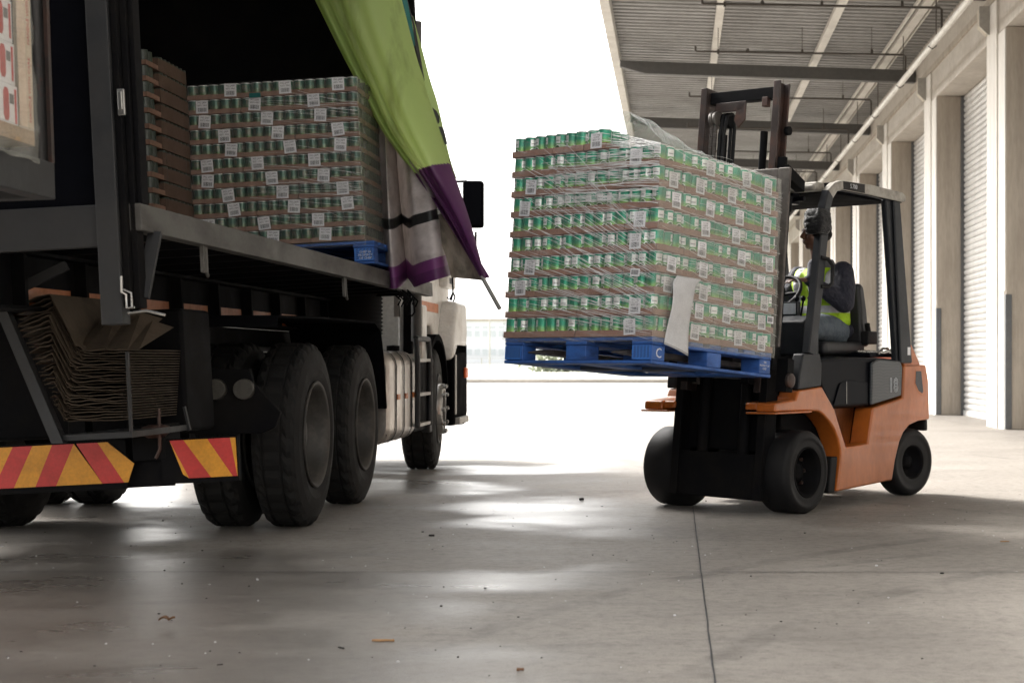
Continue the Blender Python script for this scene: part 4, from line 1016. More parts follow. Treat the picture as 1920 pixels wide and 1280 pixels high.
# film wrinkles on both sides, sky glints put into white strand colour
mb = MB(); rr = random.Random(21)
for k in range(60):                        # fan running down to the near corner
    za = rr.uniform(.25, 1.25); xa = rr.uniform(.0, .55); zb = za*.55-.02+rr.uniform(-.05, .05); xb = PW+.003
    n = 12; pts = []
    for i in range(n+1):
        t_ = i/n; pts.append((xa+(xb-xa)*t_, -.012+.006*math.sin(t_*3.1)*0, za+(zb-za)*t_+.006*math.sin(t_*7+k)))
    mb.tube(pts, .0006, 4, radii=[rr.uniform(.0004, .0018)*(1 if 0 < i < n else .3) for i in range(n+1)])
for k in range(75):                        # nearly level strands at the left side's top, standing in for glare
    z = rr.uniform(.86, 1.155); xa = rr.uniform(.15, .75); xb = min(PW, xa+rr.uniform(.3, .8)); dz = rr.uniform(-.06, .02)
    mb.tube([(xa+(xb-xa)*i/8, -.012, z+dz*i/8+.003*math.sin(i*1.7+k)) for i in range(9)], .0007, 4, radii=[rr.uniform(.0004, .0022) for i in range(9)])
for k in range(70):
    z = rr.uniform(.18, 1.18); ya = rr.uniform(0, .7); yb = min(PD, ya+rr.uniform(.3, .9)); dz = rr.uniform(-.12, .03)
    mb.tube([(PW+.012, ya+(yb-ya)*i/8, z+dz*i/8+.004*math.sin(i*1.3+k)) for i in range(9)], .0006, 4, radii=[rr.uniform(.0003, .0010) for i in range(9)])
for k in range(34):                        # film drawn down from the short top layer to the near corner
    z0_ = rr.uniform(1.20, 1.30); x0_ = rr.uniform(.45, .70); y0_ = rr.uniform(-.012, .25); z1_ = 1.175-rr.uniform(0, .05)
    mb.tube([(x0_+(PW-x0_)*i/8, y0_*(1-i/8)-.012*i/8, z0_+(z1_-z0_)*(i/8)**1.2+.003*math.sin(i*1.5+k)) for i in range(9)], .0007, 4, radii=[rr.uniform(.0004, .0018) for i in range(9)])
mb.build('film_glint_strands', 'strand_glint', sf)
# delivery paper hanging on the right side
mb = MB(); rows = []; np_ = 30
for i in range(np_+1):
    t_ = i/np_; row = []
    for j in range(13):
        s_ = j/12; z = .485-.375*t_ - (.05*s_*(t_)**2) + .04*(1-s_)*0; y = .11+.20*s_-.03*t_+.015*math.sin(t_*2.6)
        x = PW+.022+.014*math.sin(t_*5+s_*1.5)+.012*t_*math.sin(s_*3.2)
        row.append((x, y+ (.0 if t_ > .12 else (.12-t_)*.4), z))
    rows.append(row)
mb.grid(rows); pp = mb.build('delivery_paper', ['paper', 'speck_dark']); pp.matrix_world = ML
sd_ = pp.modifiers.new('s', 'SOLIDIFY'); sd_.thickness = .0006
tag(pp, 'long sheet of white printer paper hanging over the near side of the lifted load', 'paper')
mb = MB()
for i in range(28):
    s_ = (i+.5)/28; j = min(11, int(s_*12)); a, b_ = Vector(rows[-1][j]), Vector(rows[-1][j+1]); f_ = s_*12-j
    p = a.lerp(b_, f_)+Vector((.0012, 0, .008)); mb.box((p.x, p.y-.0018, p.z-.0018), (p.x+.0004, p.y+.0018, p.z+.0018))
mb.build('feed_holes', 'ink', pp)
mb = MB()
for (y_, z_, t_) in ((.245, .42, 0), (1.18, .33, 0)): pass
bl = MB(); bl.box((-.032, -.0005, -.021), (.032, 0, .021)); r9 = random.Random(9); x = -.025
while x < .022: w9 = r9.choice((.0012, .002)); bl.box((x, -.001, -.012), (x+w9, -.0006, .014), 1); x += w9+.0018
blm = bl.mesh('barcode_sticker', ['white_label', 'ink'])
put(blm, 'barcode_sticker', T((PW-.13, -.014, .485)) @ Rm(R(4), 'Y'), parent=sf)
put(blm, 'barcode_sticker', T((PW+.014, 1.09, .335)) @ Rm(R(90), 'Z'), parent=sf)

# ---------------------------------------------------------------- jam pallet on the trailer
MJ = MT @ T((-1.20, 4.09, .03))
jw, jd = 1.125, 1.16
pallet('pallet', 'blue wooden pallet with white stencil text standing on the trailer deck', MJ @ T((.0, 0, 0)), jw+.06, jd, .15)
mb = MB()
for t_, z in (('CHEP SA', .098), ('PROPERTY', .078), ('OF CHEP', .058)): mb.text(t_, .020, T((jw-.0, -.0062, z-.02)) @ Rm(R(90), 'X'), 0)
js = mb.build('stencil_text', 'white_ink'); js.parent = [o for o in bpy.data.objects if o.name.startswith('pallet') and o.get('category') == 'pallet'][-1]
JC, JLH, JN = .0702, .097, 11
JAM_DIM = can_mesh('jam_can', .0345, .091, 'can_shade'); DIM_LAB = None  # copy of the jam can with the trailer's shade in its colour
def jam_stack(mx, nx, ny_side, nl, z0, tag_txt, labels=True, side=True, front=True, seed=0, canm=None):
    trm_ = {}
    fl = MB()
    for L in range(nl):
        rr = random.Random(seed+L); z = z0+L*JLH
        sp = ([5, 5, 6] if nx == 16 else [nx//2, nx-nx//2]) if L % 2 else ([6, 5, 5] if nx == 16 else [nx-nx//2, nx//2])
        cx = 0
        for i, a in enumerate(sp):
            key = (a, rr.randrange(3))
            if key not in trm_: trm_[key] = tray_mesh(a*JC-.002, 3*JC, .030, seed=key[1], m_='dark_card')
            mt = mx @ T((cx*JC+rr.uniform(-.003, .003), rr.uniform(-.003, .003), z)) @ Rm(R(rr.uniform(-.3, .3)), 'Z')
            tr = put(trm_[key], 'cardboard_tray', mt, 'dark tray, %s, %s layer up, %s from left' % (tag_txt, ORD[L+1], ORD[i+1]), 'tray', 'cardboard trays of the %s' % tag_txt)
            if labels:
                put(JAM_LAB[rr.randrange(2)], 'barcode_label', T((JC*a*(.30+.38*(L // 2 % 2))+rr.uniform(-.015, .015), -.006, .048+rr.uniform(-.004, .004))) @ Rm(R(rr.uniform(-6, 6)), 'Y'), parent=tr)
            for c_ in range(a):
                gx = cx+c_
                m_ = mt @ T(((c_+.5)*JC, .5*JC+.001, .003)) @ Rm(rr.uniform(0, 6.28), 'Z')
                put(JAM_DIM if canm else JAM, 'jam_can', m_, 'dark green can, %s, %s layer up, %s from left' % (tag_txt, ORD[L+1], ORD[gx+1]), 'can', 'dark green cans of the %s' % tag_txt)
            cx += a
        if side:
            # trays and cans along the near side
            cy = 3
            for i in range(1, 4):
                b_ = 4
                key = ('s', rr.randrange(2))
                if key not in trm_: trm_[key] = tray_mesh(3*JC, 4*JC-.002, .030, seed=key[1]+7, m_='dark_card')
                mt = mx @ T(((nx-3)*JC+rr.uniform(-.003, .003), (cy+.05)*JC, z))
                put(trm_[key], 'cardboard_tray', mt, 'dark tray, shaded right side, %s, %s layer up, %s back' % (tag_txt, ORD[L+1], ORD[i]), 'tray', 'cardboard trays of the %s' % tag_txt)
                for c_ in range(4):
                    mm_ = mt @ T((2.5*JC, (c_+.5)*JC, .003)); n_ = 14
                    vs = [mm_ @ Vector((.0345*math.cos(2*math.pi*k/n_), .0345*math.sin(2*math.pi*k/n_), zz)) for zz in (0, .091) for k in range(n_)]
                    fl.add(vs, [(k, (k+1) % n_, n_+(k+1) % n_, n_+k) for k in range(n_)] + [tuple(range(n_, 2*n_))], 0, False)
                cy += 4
    # filling cans behind the outer row, shade put into their dark colour
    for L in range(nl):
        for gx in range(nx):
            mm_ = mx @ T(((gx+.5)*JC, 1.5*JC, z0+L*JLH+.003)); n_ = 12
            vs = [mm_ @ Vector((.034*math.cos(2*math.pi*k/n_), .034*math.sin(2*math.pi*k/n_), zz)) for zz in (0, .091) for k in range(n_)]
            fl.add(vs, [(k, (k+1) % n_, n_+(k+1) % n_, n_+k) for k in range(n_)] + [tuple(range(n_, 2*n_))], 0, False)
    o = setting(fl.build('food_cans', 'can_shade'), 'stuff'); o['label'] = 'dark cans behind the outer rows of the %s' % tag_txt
jam_stack(MJ @ T((0, .012, 0)), 16, 12, JN, .16, 'pallet load on trailer')
# film round the jam pallet
pj = []
xe = 16*JC
for k in range(50): pj.append((xe*k/50, .002, 0, -1))
for k in range(5): a = R(-90+k*22.5); pj.append((xe, .004, math.cos(a), math.sin(a)))
for k in range(1, 20): pj.append((xe, .004+1.1*k/19, 1, 0))
film_side.split = xe-.0
jf = film_side(pj, .12, .16+JLH*JN, ['film_jam', 'film_milky'], 'stretch_film', nz=50, seed=5); jf.matrix_world = MJ
tag(jf, 'streaky stretch film round the pallet of cans standing on the dark trailer', 'plastic film')
mb = MB(); rr = random.Random(4)
for k in range(46):  # white strands standing in for glare on this film
    za = rr.uniform(.3, 1.15); xb = xe-.002; xa = rr.uniform(.35, .9); zb = za-rr.uniform(.0, .12)
    mb.tube([(xa+(xb-xa)*i/6, -.006, za+(zb-za)*i/6+.003*math.sin(i+k)) for i in range(7)], .0006, 4, radii=[rr.uniform(.0003, .0013) for i in range(7)])
mb.build('film_glint_strands', 'strand_glint', jf)
mb = MB(); mb.box((0, -.0006, 0), (.075, 0, .03)); mb.build('torn_sticker', 'tarp_teal', jf, loc=(.42, -.012, 1.12))

# neighbouring stack further left on the trailer
MK = MT @ T((-1.19-9*JC, 3.37, .03))
pallet('pallet', 'dark blue pallet under the stack beside the trailer corner post', MK, 9*JC+.02, .72, .15)
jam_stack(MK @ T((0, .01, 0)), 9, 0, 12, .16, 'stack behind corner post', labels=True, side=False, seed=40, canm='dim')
M['shaded_card'] = mat('shaded_card', (.12, .072, .05), .85, 0, (.08, .05, .035), .8, 5)  # darker tray card, shade on the stack's side put into the colour
tm_ = tray_mesh(.22, .5, .080, seed=3, m_='shaded_card')
n0 = 0
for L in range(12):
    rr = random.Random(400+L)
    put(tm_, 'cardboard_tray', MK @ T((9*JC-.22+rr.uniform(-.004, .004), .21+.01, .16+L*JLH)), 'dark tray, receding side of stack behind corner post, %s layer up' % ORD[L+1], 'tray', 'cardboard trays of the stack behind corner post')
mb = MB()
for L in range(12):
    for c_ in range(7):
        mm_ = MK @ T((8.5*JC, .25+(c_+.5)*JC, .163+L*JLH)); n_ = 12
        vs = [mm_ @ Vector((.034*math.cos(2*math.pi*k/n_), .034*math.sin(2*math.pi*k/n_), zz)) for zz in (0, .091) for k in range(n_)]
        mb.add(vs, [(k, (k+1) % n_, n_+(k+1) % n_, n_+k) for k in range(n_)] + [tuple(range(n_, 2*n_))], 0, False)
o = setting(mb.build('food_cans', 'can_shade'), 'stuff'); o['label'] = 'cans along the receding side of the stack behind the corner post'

# ---------------------------------------------------------------- white packs on the near trailer, left edge
pk = MB(); pk.box((-.2, -.118, 0), (0, 0, .128)); 
pk.prism([(-.098, .03), (-.088, .015), (-.070, .015), (-.062, .03), (-.062, .10), (-.070, .115), (-.088, .115), (-.098, .10)], -.0005, .0015, 'x', 1)
pk.box((-.0005, -.022, .012), (.0012, -.010, .118), 1); pk.box((-.0005, -.055, .07), (.0012, -.028, .10), 2)
pkm = pk.mesh('milk_pack', ['white_label', 'red_ink', 'guard_grey'])
mb = MB(); mb.box((-1.0, -1.1, .03), (.012, -.17, .075)); wb = mb.build('wooden_board', 'wood'); wb.matrix_world = MR
tag(wb, 'tan wooden board under the white and red packs at the left edge', 'board')
for L in range(8):
    for c_ in range(5):
        rr = random.Random(L*7+c_)
        o = put(pkm, 'milk_pack', MR @ T((-.02+rr.uniform(-.004, .004)-.002*L, -.215-c_*.122, .078+L*.132)), 'white pack with red panels, %s row up, %s from the corner board' % (ORD[L+1], ORD[c_+1]), 'pack', 'white and red packs on the near trailer')
mb = MB(); mb.prism([(-.012, -.21), (.006, -.21), (.006, -.178), (-.04, -.178), (-.04, -.172), (.012, -.172), (.012, -.216), (-.012, -.216)], .076, 1.2, 'z')
for i in range(5): mb.text('HANDLE WITH CARE', .021, T((.0125, -.194, .2+i*.24)) @ Matrix(((0, 0, 1, 0), (0, -1, 0, 0), (1, 0, 0, 0), (0, 0, 0, 1))), 1)
cb = mb.build('corner_board', ['red_card_edge', 'red_ink']); cb.matrix_world = MR
tag(cb, 'pale card corner board with red writing beside the white packs', 'corner board')
rows = []; uvs = []
for i in range(25):
    t_ = i/24; z = .08-.10*t_; rows.append([(.016+.012*math.sin(k*.9+t_*4)*t_-.0, -.9+.74*k/30+.03*t_, z) for k in range(31)]); uvs += [(k*.03, z) for k in range(31)]
mb = MB(); mb.grid(rows); fo = mb.build('stretch_film', 'film_milky'); uvl = fo.data.uv_layers.new(name='UVMap')
for p in fo.data.polygons:
    for li, vi in zip(p.loop_indices, p.vertices): uvl.data[li].uv = uvs[vi]
mb2 = MB(); rows = []; uv2 = []
for i in range(30):
    z = .07+1.2*i/29; rows.append([(.022+.006*math.sin(k*1.1+z*9)+.004*math.sin(z*37), -1.0+.83*k/24, z) for k in range(25)]); uv2 += [(k*.035, z) for k in range(25)]
mb2.grid(rows); f2 = mb2.build('film_side', 'film_milky', fo); uvl = f2.data.uv_layers.new(name='UVMap')
for p in f2.data.polygons:
    for li, vi in zip(p.loop_indices, p.vertices): uvl.data[li].uv = uv2[vi]
fo.matrix_world = MR; tag(fo, 'crumpled grey plastic film hanging below the board on the near trailer', 'plastic film')

# ================================================================ FORKLIFT
fk = thing('forklift', 'orange and dark grey counterbalance forklift number 18 lifting a wrapped pallet of cans', 'forklift', mx=FORK)
# --- body sides
side_poly = [(-.285, .635), (-.277, .69), (-.05, .705), (-.02, .762), (.261, .783), (.414, .636), (.56, .385), (.841, .399), (.907, .630), (1.323, .690), (1.346, .912),
             (1.66, .917), (1.70, .80), (1.715, .53), (1.56, .525), (1.42, .50), (1.33, .45), (1.275, .39), (1.215, .27), (1.17, .13), (1.09, .13), (.445, .106), (.49, .30), (.482, .38), (.455, .44), (.41, .505), (.352, .555), (.28, .60), (.211, .626), (.10, .632)]
for s_ in (1, -1):
    mb = MB(); mb.prism(side_poly, min(s_*.36, s_*.505), max(s_*.36, s_*.505), 'x'); mb.build('side_panel', 'orange_paint', fk, .014, 3)
    # front of the fender
    mb = MB(); mb.prism([(-.27, .645), (-.262, .69), (-.06, .70), (.0, .735), (.0, .645)], min(s_*.27, s_*.358), max(s_*.27, s_*.358), 'x'); mb.build('fender_top', 'orange_paint', fk, .012, 3)
    mb = MB(); mb.box((min(s_*.30, s_*.515), -.30, .622), (max(s_*.30, s_*.515), .12, .634)); mb.build('fender_lip', 'orange_paint', fk, .004)
    mb = MB(); mb.box((min(s_*.27, s_*.36), .0, .2), (max(s_*.27, s_*.36), .36, .62)); mb.build('inner_panel', 'black_steel', fk, .01)
    # step well
    mb = MB(); mb.prism([(.40, .635), (.55, .375), (.85, .375), (.92, .635)], min(s_*.30, s_*.355), max(s_*.30, s_*.355), 'x'); mb.prism([(.55, .36), (.85, .36), (.85, .388), (.55, .388)], min(s_*.356, s_*.50), max(s_*.356, s_*.50), 'x'); mb.build('step_well', 'orange_paint', fk, .005)
    # rubber flap behind the front wheel
    mb = MB(); mb.prism([(.36, .10), (.44, .10), (.478, .33), (.40, .33)], min(s_*.34, s_*.49), max(s_*.34, s_*.49), 'x'); mb.build('wheel_flap', 'solid_tyre', fk, .01)
    mb = MB(); mb.prism([(1.69, .45), (1.735, .45), (1.73, .53), (1.69, .53)], min(s_*.3, s_*.48), max(s_*.3, s_*.48), 'x'); mb.build('rear_flap', 'solid_tyre', fk, .01)
# centre body, floor, underside
mb = MB(); mb.prism([(.02, .15), (.02, .60), (.42, .62), (.42, .93), (1.25, .93), (1.25, .16)], -.355, .355, 'x'); mb.build('chassis', 'black_steel', fk, .01)
mb = MB(); mb.box((-.36, -.05, .95), (.36, .30, .975)); mb.build('floor_plate', 'black_steel', fk)
# counterweight
mb = MB(); mb.prism([(1.26, .20), (1.26, .93), (1.36, 1.0), (1.66, .99), (1.74, .85), (1.75, .30), (1.70, .20)], -.24, .24, 'x'); mb.build('counterweight_core', 'orange_paint', fk, .03, 3)
mb = MB()
cwp = [(1.30, .88), (1.39, .905), (1.60, .95), (1.655, .915), (1.715, .80), (1.72, .535), (1.58, .53), (1.58, .6), (1.32, .7)]
mb.prism(cwp, -.468, .468, 'x'); cw = mb.build('counterweight', 'orange_paint', fk, .022, 3)
for s_ in (1, -1):
    mb = MB(); mb.prism([(1.385, .93), (1.44, 1.04), (1.475, 1.07), (1.505, 1.06), (1.60, .96), (1.64, .91), (1.40, .90)], min(s_*.36, s_*.475), max(s_*.36, s_*.475), 'x'); mb.build('counterweight_horn', 'orange_paint', cw, .012, 3)
for s_ in (1, -1):
    mb = MB(); mb.prism([(1.505, .875), (1.585, .875), (1.615, .73), (1.60, .715), (1.545, .735), (1.495, .79)], min(s_*.470, s_*.508), max(s_*.470, s_*.508), 'x'); mb.build('vent', 'ink', cw, .004)  # dark block stands in for the shade inside the vent hole
    mb = MB(); mb.prism([(1.495, .887), (1.597, .887), (1.63, .73), (1.60, .70), (1.54, .72), (1.485, .785)], min(s_*.470, s_*.5065), max(s_*.470, s_*.5065), 'x'); mb.build('vent_rim', 'orange_paint', cw, .004)
# hood
hood = [(.30, .785), (.415, .64), (.90, .640), (1.32, .695), (1.342, .905), (1.30, .955), (1.0, .968), (.62, .972), (.30, .955), (.262, .90)]
mb = MB(); mb.prism(hood, -.47, .47, 'x'); mb.build('hood', 'gloss_black', fk, .025, 3)
mb = MB(); mb.prism([(.90, .65), (1.315, .705), (1.334, .90), (1.30, .945), (1.0, .955), (.91, .93)], .471, .498, 'x'); hp = mb.build('hood_side_panel', 'wave', fk, .012, 3)
mb = MB(); mb.text('18', .135, T((.4995, 1.195, .775)) @ Rm(R(90), 'Z') @ Rm(R(90), 'X'), 0, outline=.0022); mb.build('fleet_number', 'white_ink', hp)
mb = MB(); mb.prism([(.90, .65), (1.315, .705), (1.334, .90), (1.30, .945), (1.0, .955), (.91, .93)], -.498, -.471, 'x'); mb.build('hood_side_panel', 'wave', fk, .012, 3)
mb = MB(); mb.prism([(.44, .66), (.88, .66), (.88, .80), (.62, .82), (.52, .80)], .471, .480, 'x'); mb.build('hood_door', 'gloss_black', fk, .004, 3)
mb = MB(); mb.tube([(.482, .60, .665), (.482, .60, .81)], .003, 6); mb.build('trim_edge', 'galv', fk)
mb = MB(); mb.box((-.40, 1.05, .97), (.40, 1.42, 1.0)); mb.build('gas_bracket', 'gloss_black', fk, .008)
mb = MB(); mb.box((-.46, .95, .99), (-.42, 1.45, 1.03)); mb.build('hood_edge', 'orange_paint', fk, .006)
mb = MB(); mb.tube([(.40, 1.30, 1.03), (.405, 1.22, 1.03), (.41, 1.14, .99)], .009, 8); mb.tube([(.3, 1.05, 1.01), (.42, 1.2, 1.0), (.44, 1.36, 1.03)], .012, 8); mb.build('hose', 'bare_steel', fk)
# --- wheels
def fork_tyre(w, r, rim):
    mb = MB(); h = w/2
    mb.lathe([(-h, rim), (-h, r-.035), (-h+.012, r-.012), (-h+.03, r-.001), (0, r+.001), (h-.03, r-.001), (h-.012, r-.012), (h, r-.035), (h+.002, r-.05), (h-.003, r-.056), (h, rim+.03), (h-.005, rim)], 72, 'x', close=True); return mb
for s_ in (1, -1):
    wt = fork_tyre(.245, .258, .152).build('wheel', 'solid_tyre', fk); wt.location = (s_*.435, .01, .258)
    if s_ < 0: wt.rotation_euler = (0, 0, math.pi)
    rm = MB(); rm.lathe([(-.1, .15), (.108, .152), (.121, .16), (.121, .148), (.09, .14), (.03, .125), (.0, .118), (-.005, .09), (.005, .085), (.03, .08), (.035, .06), (.05, .055), (.055, .03), (.056, 0)], 40, 'x'); rm.build('rim', 'black_steel', wt)
    hub_bits(.004, .102, 8, .011).build('wheel_nuts', 'rust_steel', wt)
    wt = fork_tyre(.17, .236, .12).build('wheel', 'solid_tyre', fk); wt.location = (s_*.385, 1.555, .236); wt.rotation_euler = (0, 0, (math.pi if s_ < 0 else 0)+R(-10))
    rm = MB(); rm.lathe([(-.07, .12), (.08, .12), (.06, .11), (.0, .10), (.0, .05), (.04, .045), (.045, 0)], 32, 'x'); rm.build('rim', 'black_steel', wt)
mb = MB(); mb.tube([(-.3, 0, .256), (.3, 0, .256)], .06, 12); mb.lathe([(-.12, .10), (-.06, .14), (.06, .14), (.12, .10)], 20, 'x', (0, 0, .26)); mb.build('axle', 'black_steel', fk)
mb = MB(); mb.box((-.3, 1.45, .18), (.3, 1.55, .27)); mb.build('axle', 'black_steel', fk, .01)
# --- mast (leans back with the load)
MM = T((.055, -.30, .10)) @ Rm(R(1.1), 'Y') @ Rm(R(-5.2), 'X')
ms = MB()
def chan(mb, x, s_, z0, z1, y0, dep, w, th, mi=0):
    """channel rail: flanges point inwards (direction -s_)"""
    mb.box((min(x, x-s_*w), y0, z0), (max(x, x-s_*w), y0+th, z1), mi); mb.box((min(x, x-s_*w), y0+dep-th, z0), (max(x, x-s_*w), y0+dep, z1), mi)
    mb.box((min(x, x-s_*th), y0+th+.0005, z0), (max(x, x-s_*th), y0+dep-th-.0005, z1), mi)
def mbuild(mb, name, mats, bevel=0.003, par=None):
    mb.v = [tuple(MM @ Vector(p)) for p in mb.v]; return mb.build(name, mats, par or fk, bevel)
for s_ in (1, -1):
    mb = MB(); chan(mb, s_*.345, s_, 0, 1.90, 0, .13, .055, .017); mbuild(mb, 'outer_rail', 'black_steel')
    mb = MB(); chan(mb, s_*.255, -s_, .66, 2.60, -.012, .12, .048, .016); mbuild(mb, 'inner_rail', 'rust_steel')
for nm_, a_, b_ in (('lower_crossplate', (-.32, .02, .0), (.32, .115, .28)), ('mast_shield', (-.29, .10, .30), (.29, .125, .75)), ('rear_crossbar', (-.34, .131, 1.80), (.34, .16, 1.90)), ('middle_crossbar', (-.23, .03, .9), (.23, .05, .98))):
    mb = MB(); mb.box(a_, b_); mbuild(mb, nm_, 'black_steel', .006)
mb = MB(); mb.box((-.253, .03, 2.50), (.253, .085, 2.575)); mb.box((-.20, .02, 2.44), (.02, .04, 2.50), 1); mb.box((.16, .01, 2.45), (.20, .05, 2.51), 1); mbuild(mb, 'top_crossbar', ['black_steel', 'rust_steel'])
mb = MB(); mb.prism([(-.03, 2.50), (.03, 2.50), (.03, 2.38), (-.02, 2.33), (-.05, 2.38)], .02, .035, 'y'); mbuild(mb, 'chain_anchor', 'rust_steel', .002)
for x in (-.15, .16):
    mb = MB(); mb.tube([(x, .06, .05), (x, .06, 2.3)], .024, 12); mb.tube([(x, .06, .05), (x, .06, 1.6)], .036, 12); mbuild(mb, 'lift_cylinder', 'black_steel', 0)
for x in (-.215, -.185):
    mb = MB()
    for i in range(95): mb.box((x-.011, .005+(.002 if i % 2 else 0), .7+i*.018), (x+.011, .020, .716+i*.018))
    mb.lathe([(-.012, .05), (.012, .05)], 24, 'x', (x, .03, 2.40)); mbuild(mb, 'lift_chain', 'worn_steel', 0)
for x in (-.16, -.13):
    mb = MB(); mb.tube([(x, .03, .8), (x, .03, 2.30), (x+.005, .05, 2.42), (x+.01, .10, 2.44), (x+.01, .13, 2.35), (x+.01, .13, 1.0)], .012, 8); mbuild(mb, 'hydraulic_hose', 'solid_tyre', 0)
for x, w_, r_, z_ in ((-.145, .03, .05, 2.40), (.317, .014, .028, 2.3)):
    mb = MB(); mb.lathe([(-w_, r_), (w_, r_)], 24, 'x', (x, .09, z_)); mbuild(mb, 'hose_pulley', 'black_steel', 0)
mb = MB(); mb.tube([(.315, .12, 1.88), (.315, .125, 1.0)], .008, 6); mbuild(mb, 'brake_line', 'galv', 0)
# carriage, load backrest, forks
CZ = .87
mb = MB(); mb.box((-.40, -.115, CZ-.08), (.45, -.08, CZ)); mb.box((-.40, -.115, CZ+.28), (.45, -.08, CZ+.38)); mb.box((-.26, -.079, CZ-.16), (-.20, .10, CZ+.45)); mb.box((.20, -.079, CZ-.16), (.26, .10, CZ+.45)); mbuild(mb, 'carriage', 'black_steel', .006)
mb = MB(); RB = .50
mb.box((RB-.085, -.138, CZ+.06), (RB, -.115, 2.02)); mb.box((-.56, -.138, CZ+.06), (-.48, -.115, 2.02))
mb.box((-.479, -.136, 1.955), (RB-.086, -.117, 2.018)); mb.box((-.479, -.136, CZ+.3), (RB-.086, -.117, CZ+.36))
for x in (-.25, .0, .25): mb.box((x-.012, -.134, CZ+.362), (x+.012, -.120, 1.953))
mbuild(mb, 'load_backrest', 'worn_steel', .008)
mb = MB(); mb.box((.31, .0, 1.90), (.37, .03, 2.12)); mb.prism([(.0, 1.99), (.20, 1.93), (.20, 2.00), (.0, 2.07)], .33, .40, 'x'); mbuild(mb, 'mast_bracket', 'black_steel', .006)
mb = MB(); mb.lathe([(0, .03), (.05, .03)], 16, 'x', (.27, -.02, 2.0)); mbuild(mb, 'roller', 'rust_steel', 0)
mb = MB(); mb.lathe([(0, .045), (.02, .045), (.03, .02)], 20, 'x', (.50, .0, CZ-.13)); mb.box((.42, -.02, CZ-.2), (.50, .05, CZ+.0), 1); mbuild(mb, 'side_shift_pin', ['rust_steel', 'black_steel'], .003)
MFi = T((-.46, -1.66, .933)) @ Rm(TILT, 'X')
for x in (.18, .79):
    mb = MB(); mb.box((x, .12, .055), (x+.11, PD+.01, .085)); mb.prism([(.02, .058), (.12, .055), (.12, .085), (.02, .066)], x+.002, x+.108, 'x'); mb.box((x, PD-.0, .0852), (x+.11, PD+.035, .55))
    mb.v = [tuple(MFi @ Vector(p)) for p in mb.v]; mb.build('fork', 'worn_steel', fk, .004)
# tilt cylinders
for x in (-.24, .30):
    mb = MB(); mb.tube([(x, -.12, .62), (x, .4, .56)], .028, 10); mb.build('tilt_cylinder', 'black_steel', fk)
# --- overhead guard
for s_ in (1, -1):
    X = s_*.475
    mb = MB(); rr_ = [(-.005, .76), (.245, .785), (.235, 1.0), (.215, .99), (.03, .985)]
    mb.prism([(-.018, .765), (.255, .785), (.262, .93), (.236, .995), (.04, .99), (-.005, .86)], X-.05, X+.028, 'x'); mb.build('pillar_cowl', 'grey_plastic', fk, .012, 3)
    # bent front pillar
    path = [(.15, .99), (.235, 1.41), (.305, 1.80), (.33, 1.92), (.37, 2.01), (.44, 2.062), (.52, 2.082)]
    mb = MB()
    for a, b_ in zip(path[:-1], path[1:]): pass
    rows = []
    for i, (y, z) in enumerate(path):
        a = path[max(i-1, 0)]; c_ = path[min(i+1, len(path)-1)]; d = Vector((0, c_[0]-a[0], c_[1]-a[1])).normalized(); nn = Vector((0, -d.z, d.y)); wd = .048 if i < 3 else (.04 if i < 5 else .03)
        rows.append([Vector((X-.022, y, z))+nn*wd, Vector((X+.022, y, z))+nn*wd, Vector((X+.028, y, z))+nn*(wd-.01), Vector((X+.028, y, z))-nn*(wd-.01), Vector((X+.022, y, z))-nn*wd, Vector((X-.022, y, z))-nn*wd])
    mb.grid(rows, closed=True, mfun=lambda i, j: 1 if i >= 4 else 0, smooth=False); mb.build('front_pillar', ['grey_plastic', 'worn_white'], fk)
    # roof side rail
    mb = MB(); rail = [(.52, 2.052), (.52, 2.112), (.90, 2.118), (1.33, 2.105), (1.372, 2.085), (1.375, 2.055), (1.35, 2.038), (.9, 2.05)]
    mb.prism(rail, *((X+.008, X+.026) if s_ > 0 else (X-.03, X-.012)), 'x'); rl = mb.build('roof_rail', 'worn_white', fk, .008, 3)
    mb = MB(); mb.prism([(y_, z_-.004) for y_, z_ in rail], *((X-.03, X+.007) if s_ > 0 else (X-.011, X+.026)), 'x'); mb.build('rail_liner', 'gloss_black', fk, .008, 2)
    mb = MB(); mb.prism([(.525, 2.055), (.525, 2.106), (.80, 2.112), (.80, 2.053)], X+s_*.0265 if s_ > 0 else X-.0335, X+s_*.0285 if s_ > 0 else X-.0305, 'x'); st = mb.build('model_sticker', 'speck_dark', rl)
    if s_ > 0:
        mb = MB(); mb.text('S.700', .042, T((X+.0292, .655, 2.082)) @ Rm(R(90), 'Z') @ Rm(R(90), 'X'), 0); mb.build('sticker_text', 'white_ink', st)
    # rear pillar
    mb = MB(); mb.prism([(1.29, .93), (1.475, .93), (1.30, 2.045), (1.135, 2.045)], X-.045, X-.0, 'x'); mb.prism([(1.31, .93), (1.475, .93), (1.30, 2.04), (1.21, 2.04)], X+.001, X+.022, 'x'); rp = mb.build('rear_pillar', 'grey_plastic', fk, .01, 2)
    mb = MB(); mb.box((X+.0225, 1.40, .985), (X+.0235, 1.44, 1.04)); mb.build('sticker', 'white_label', rp)
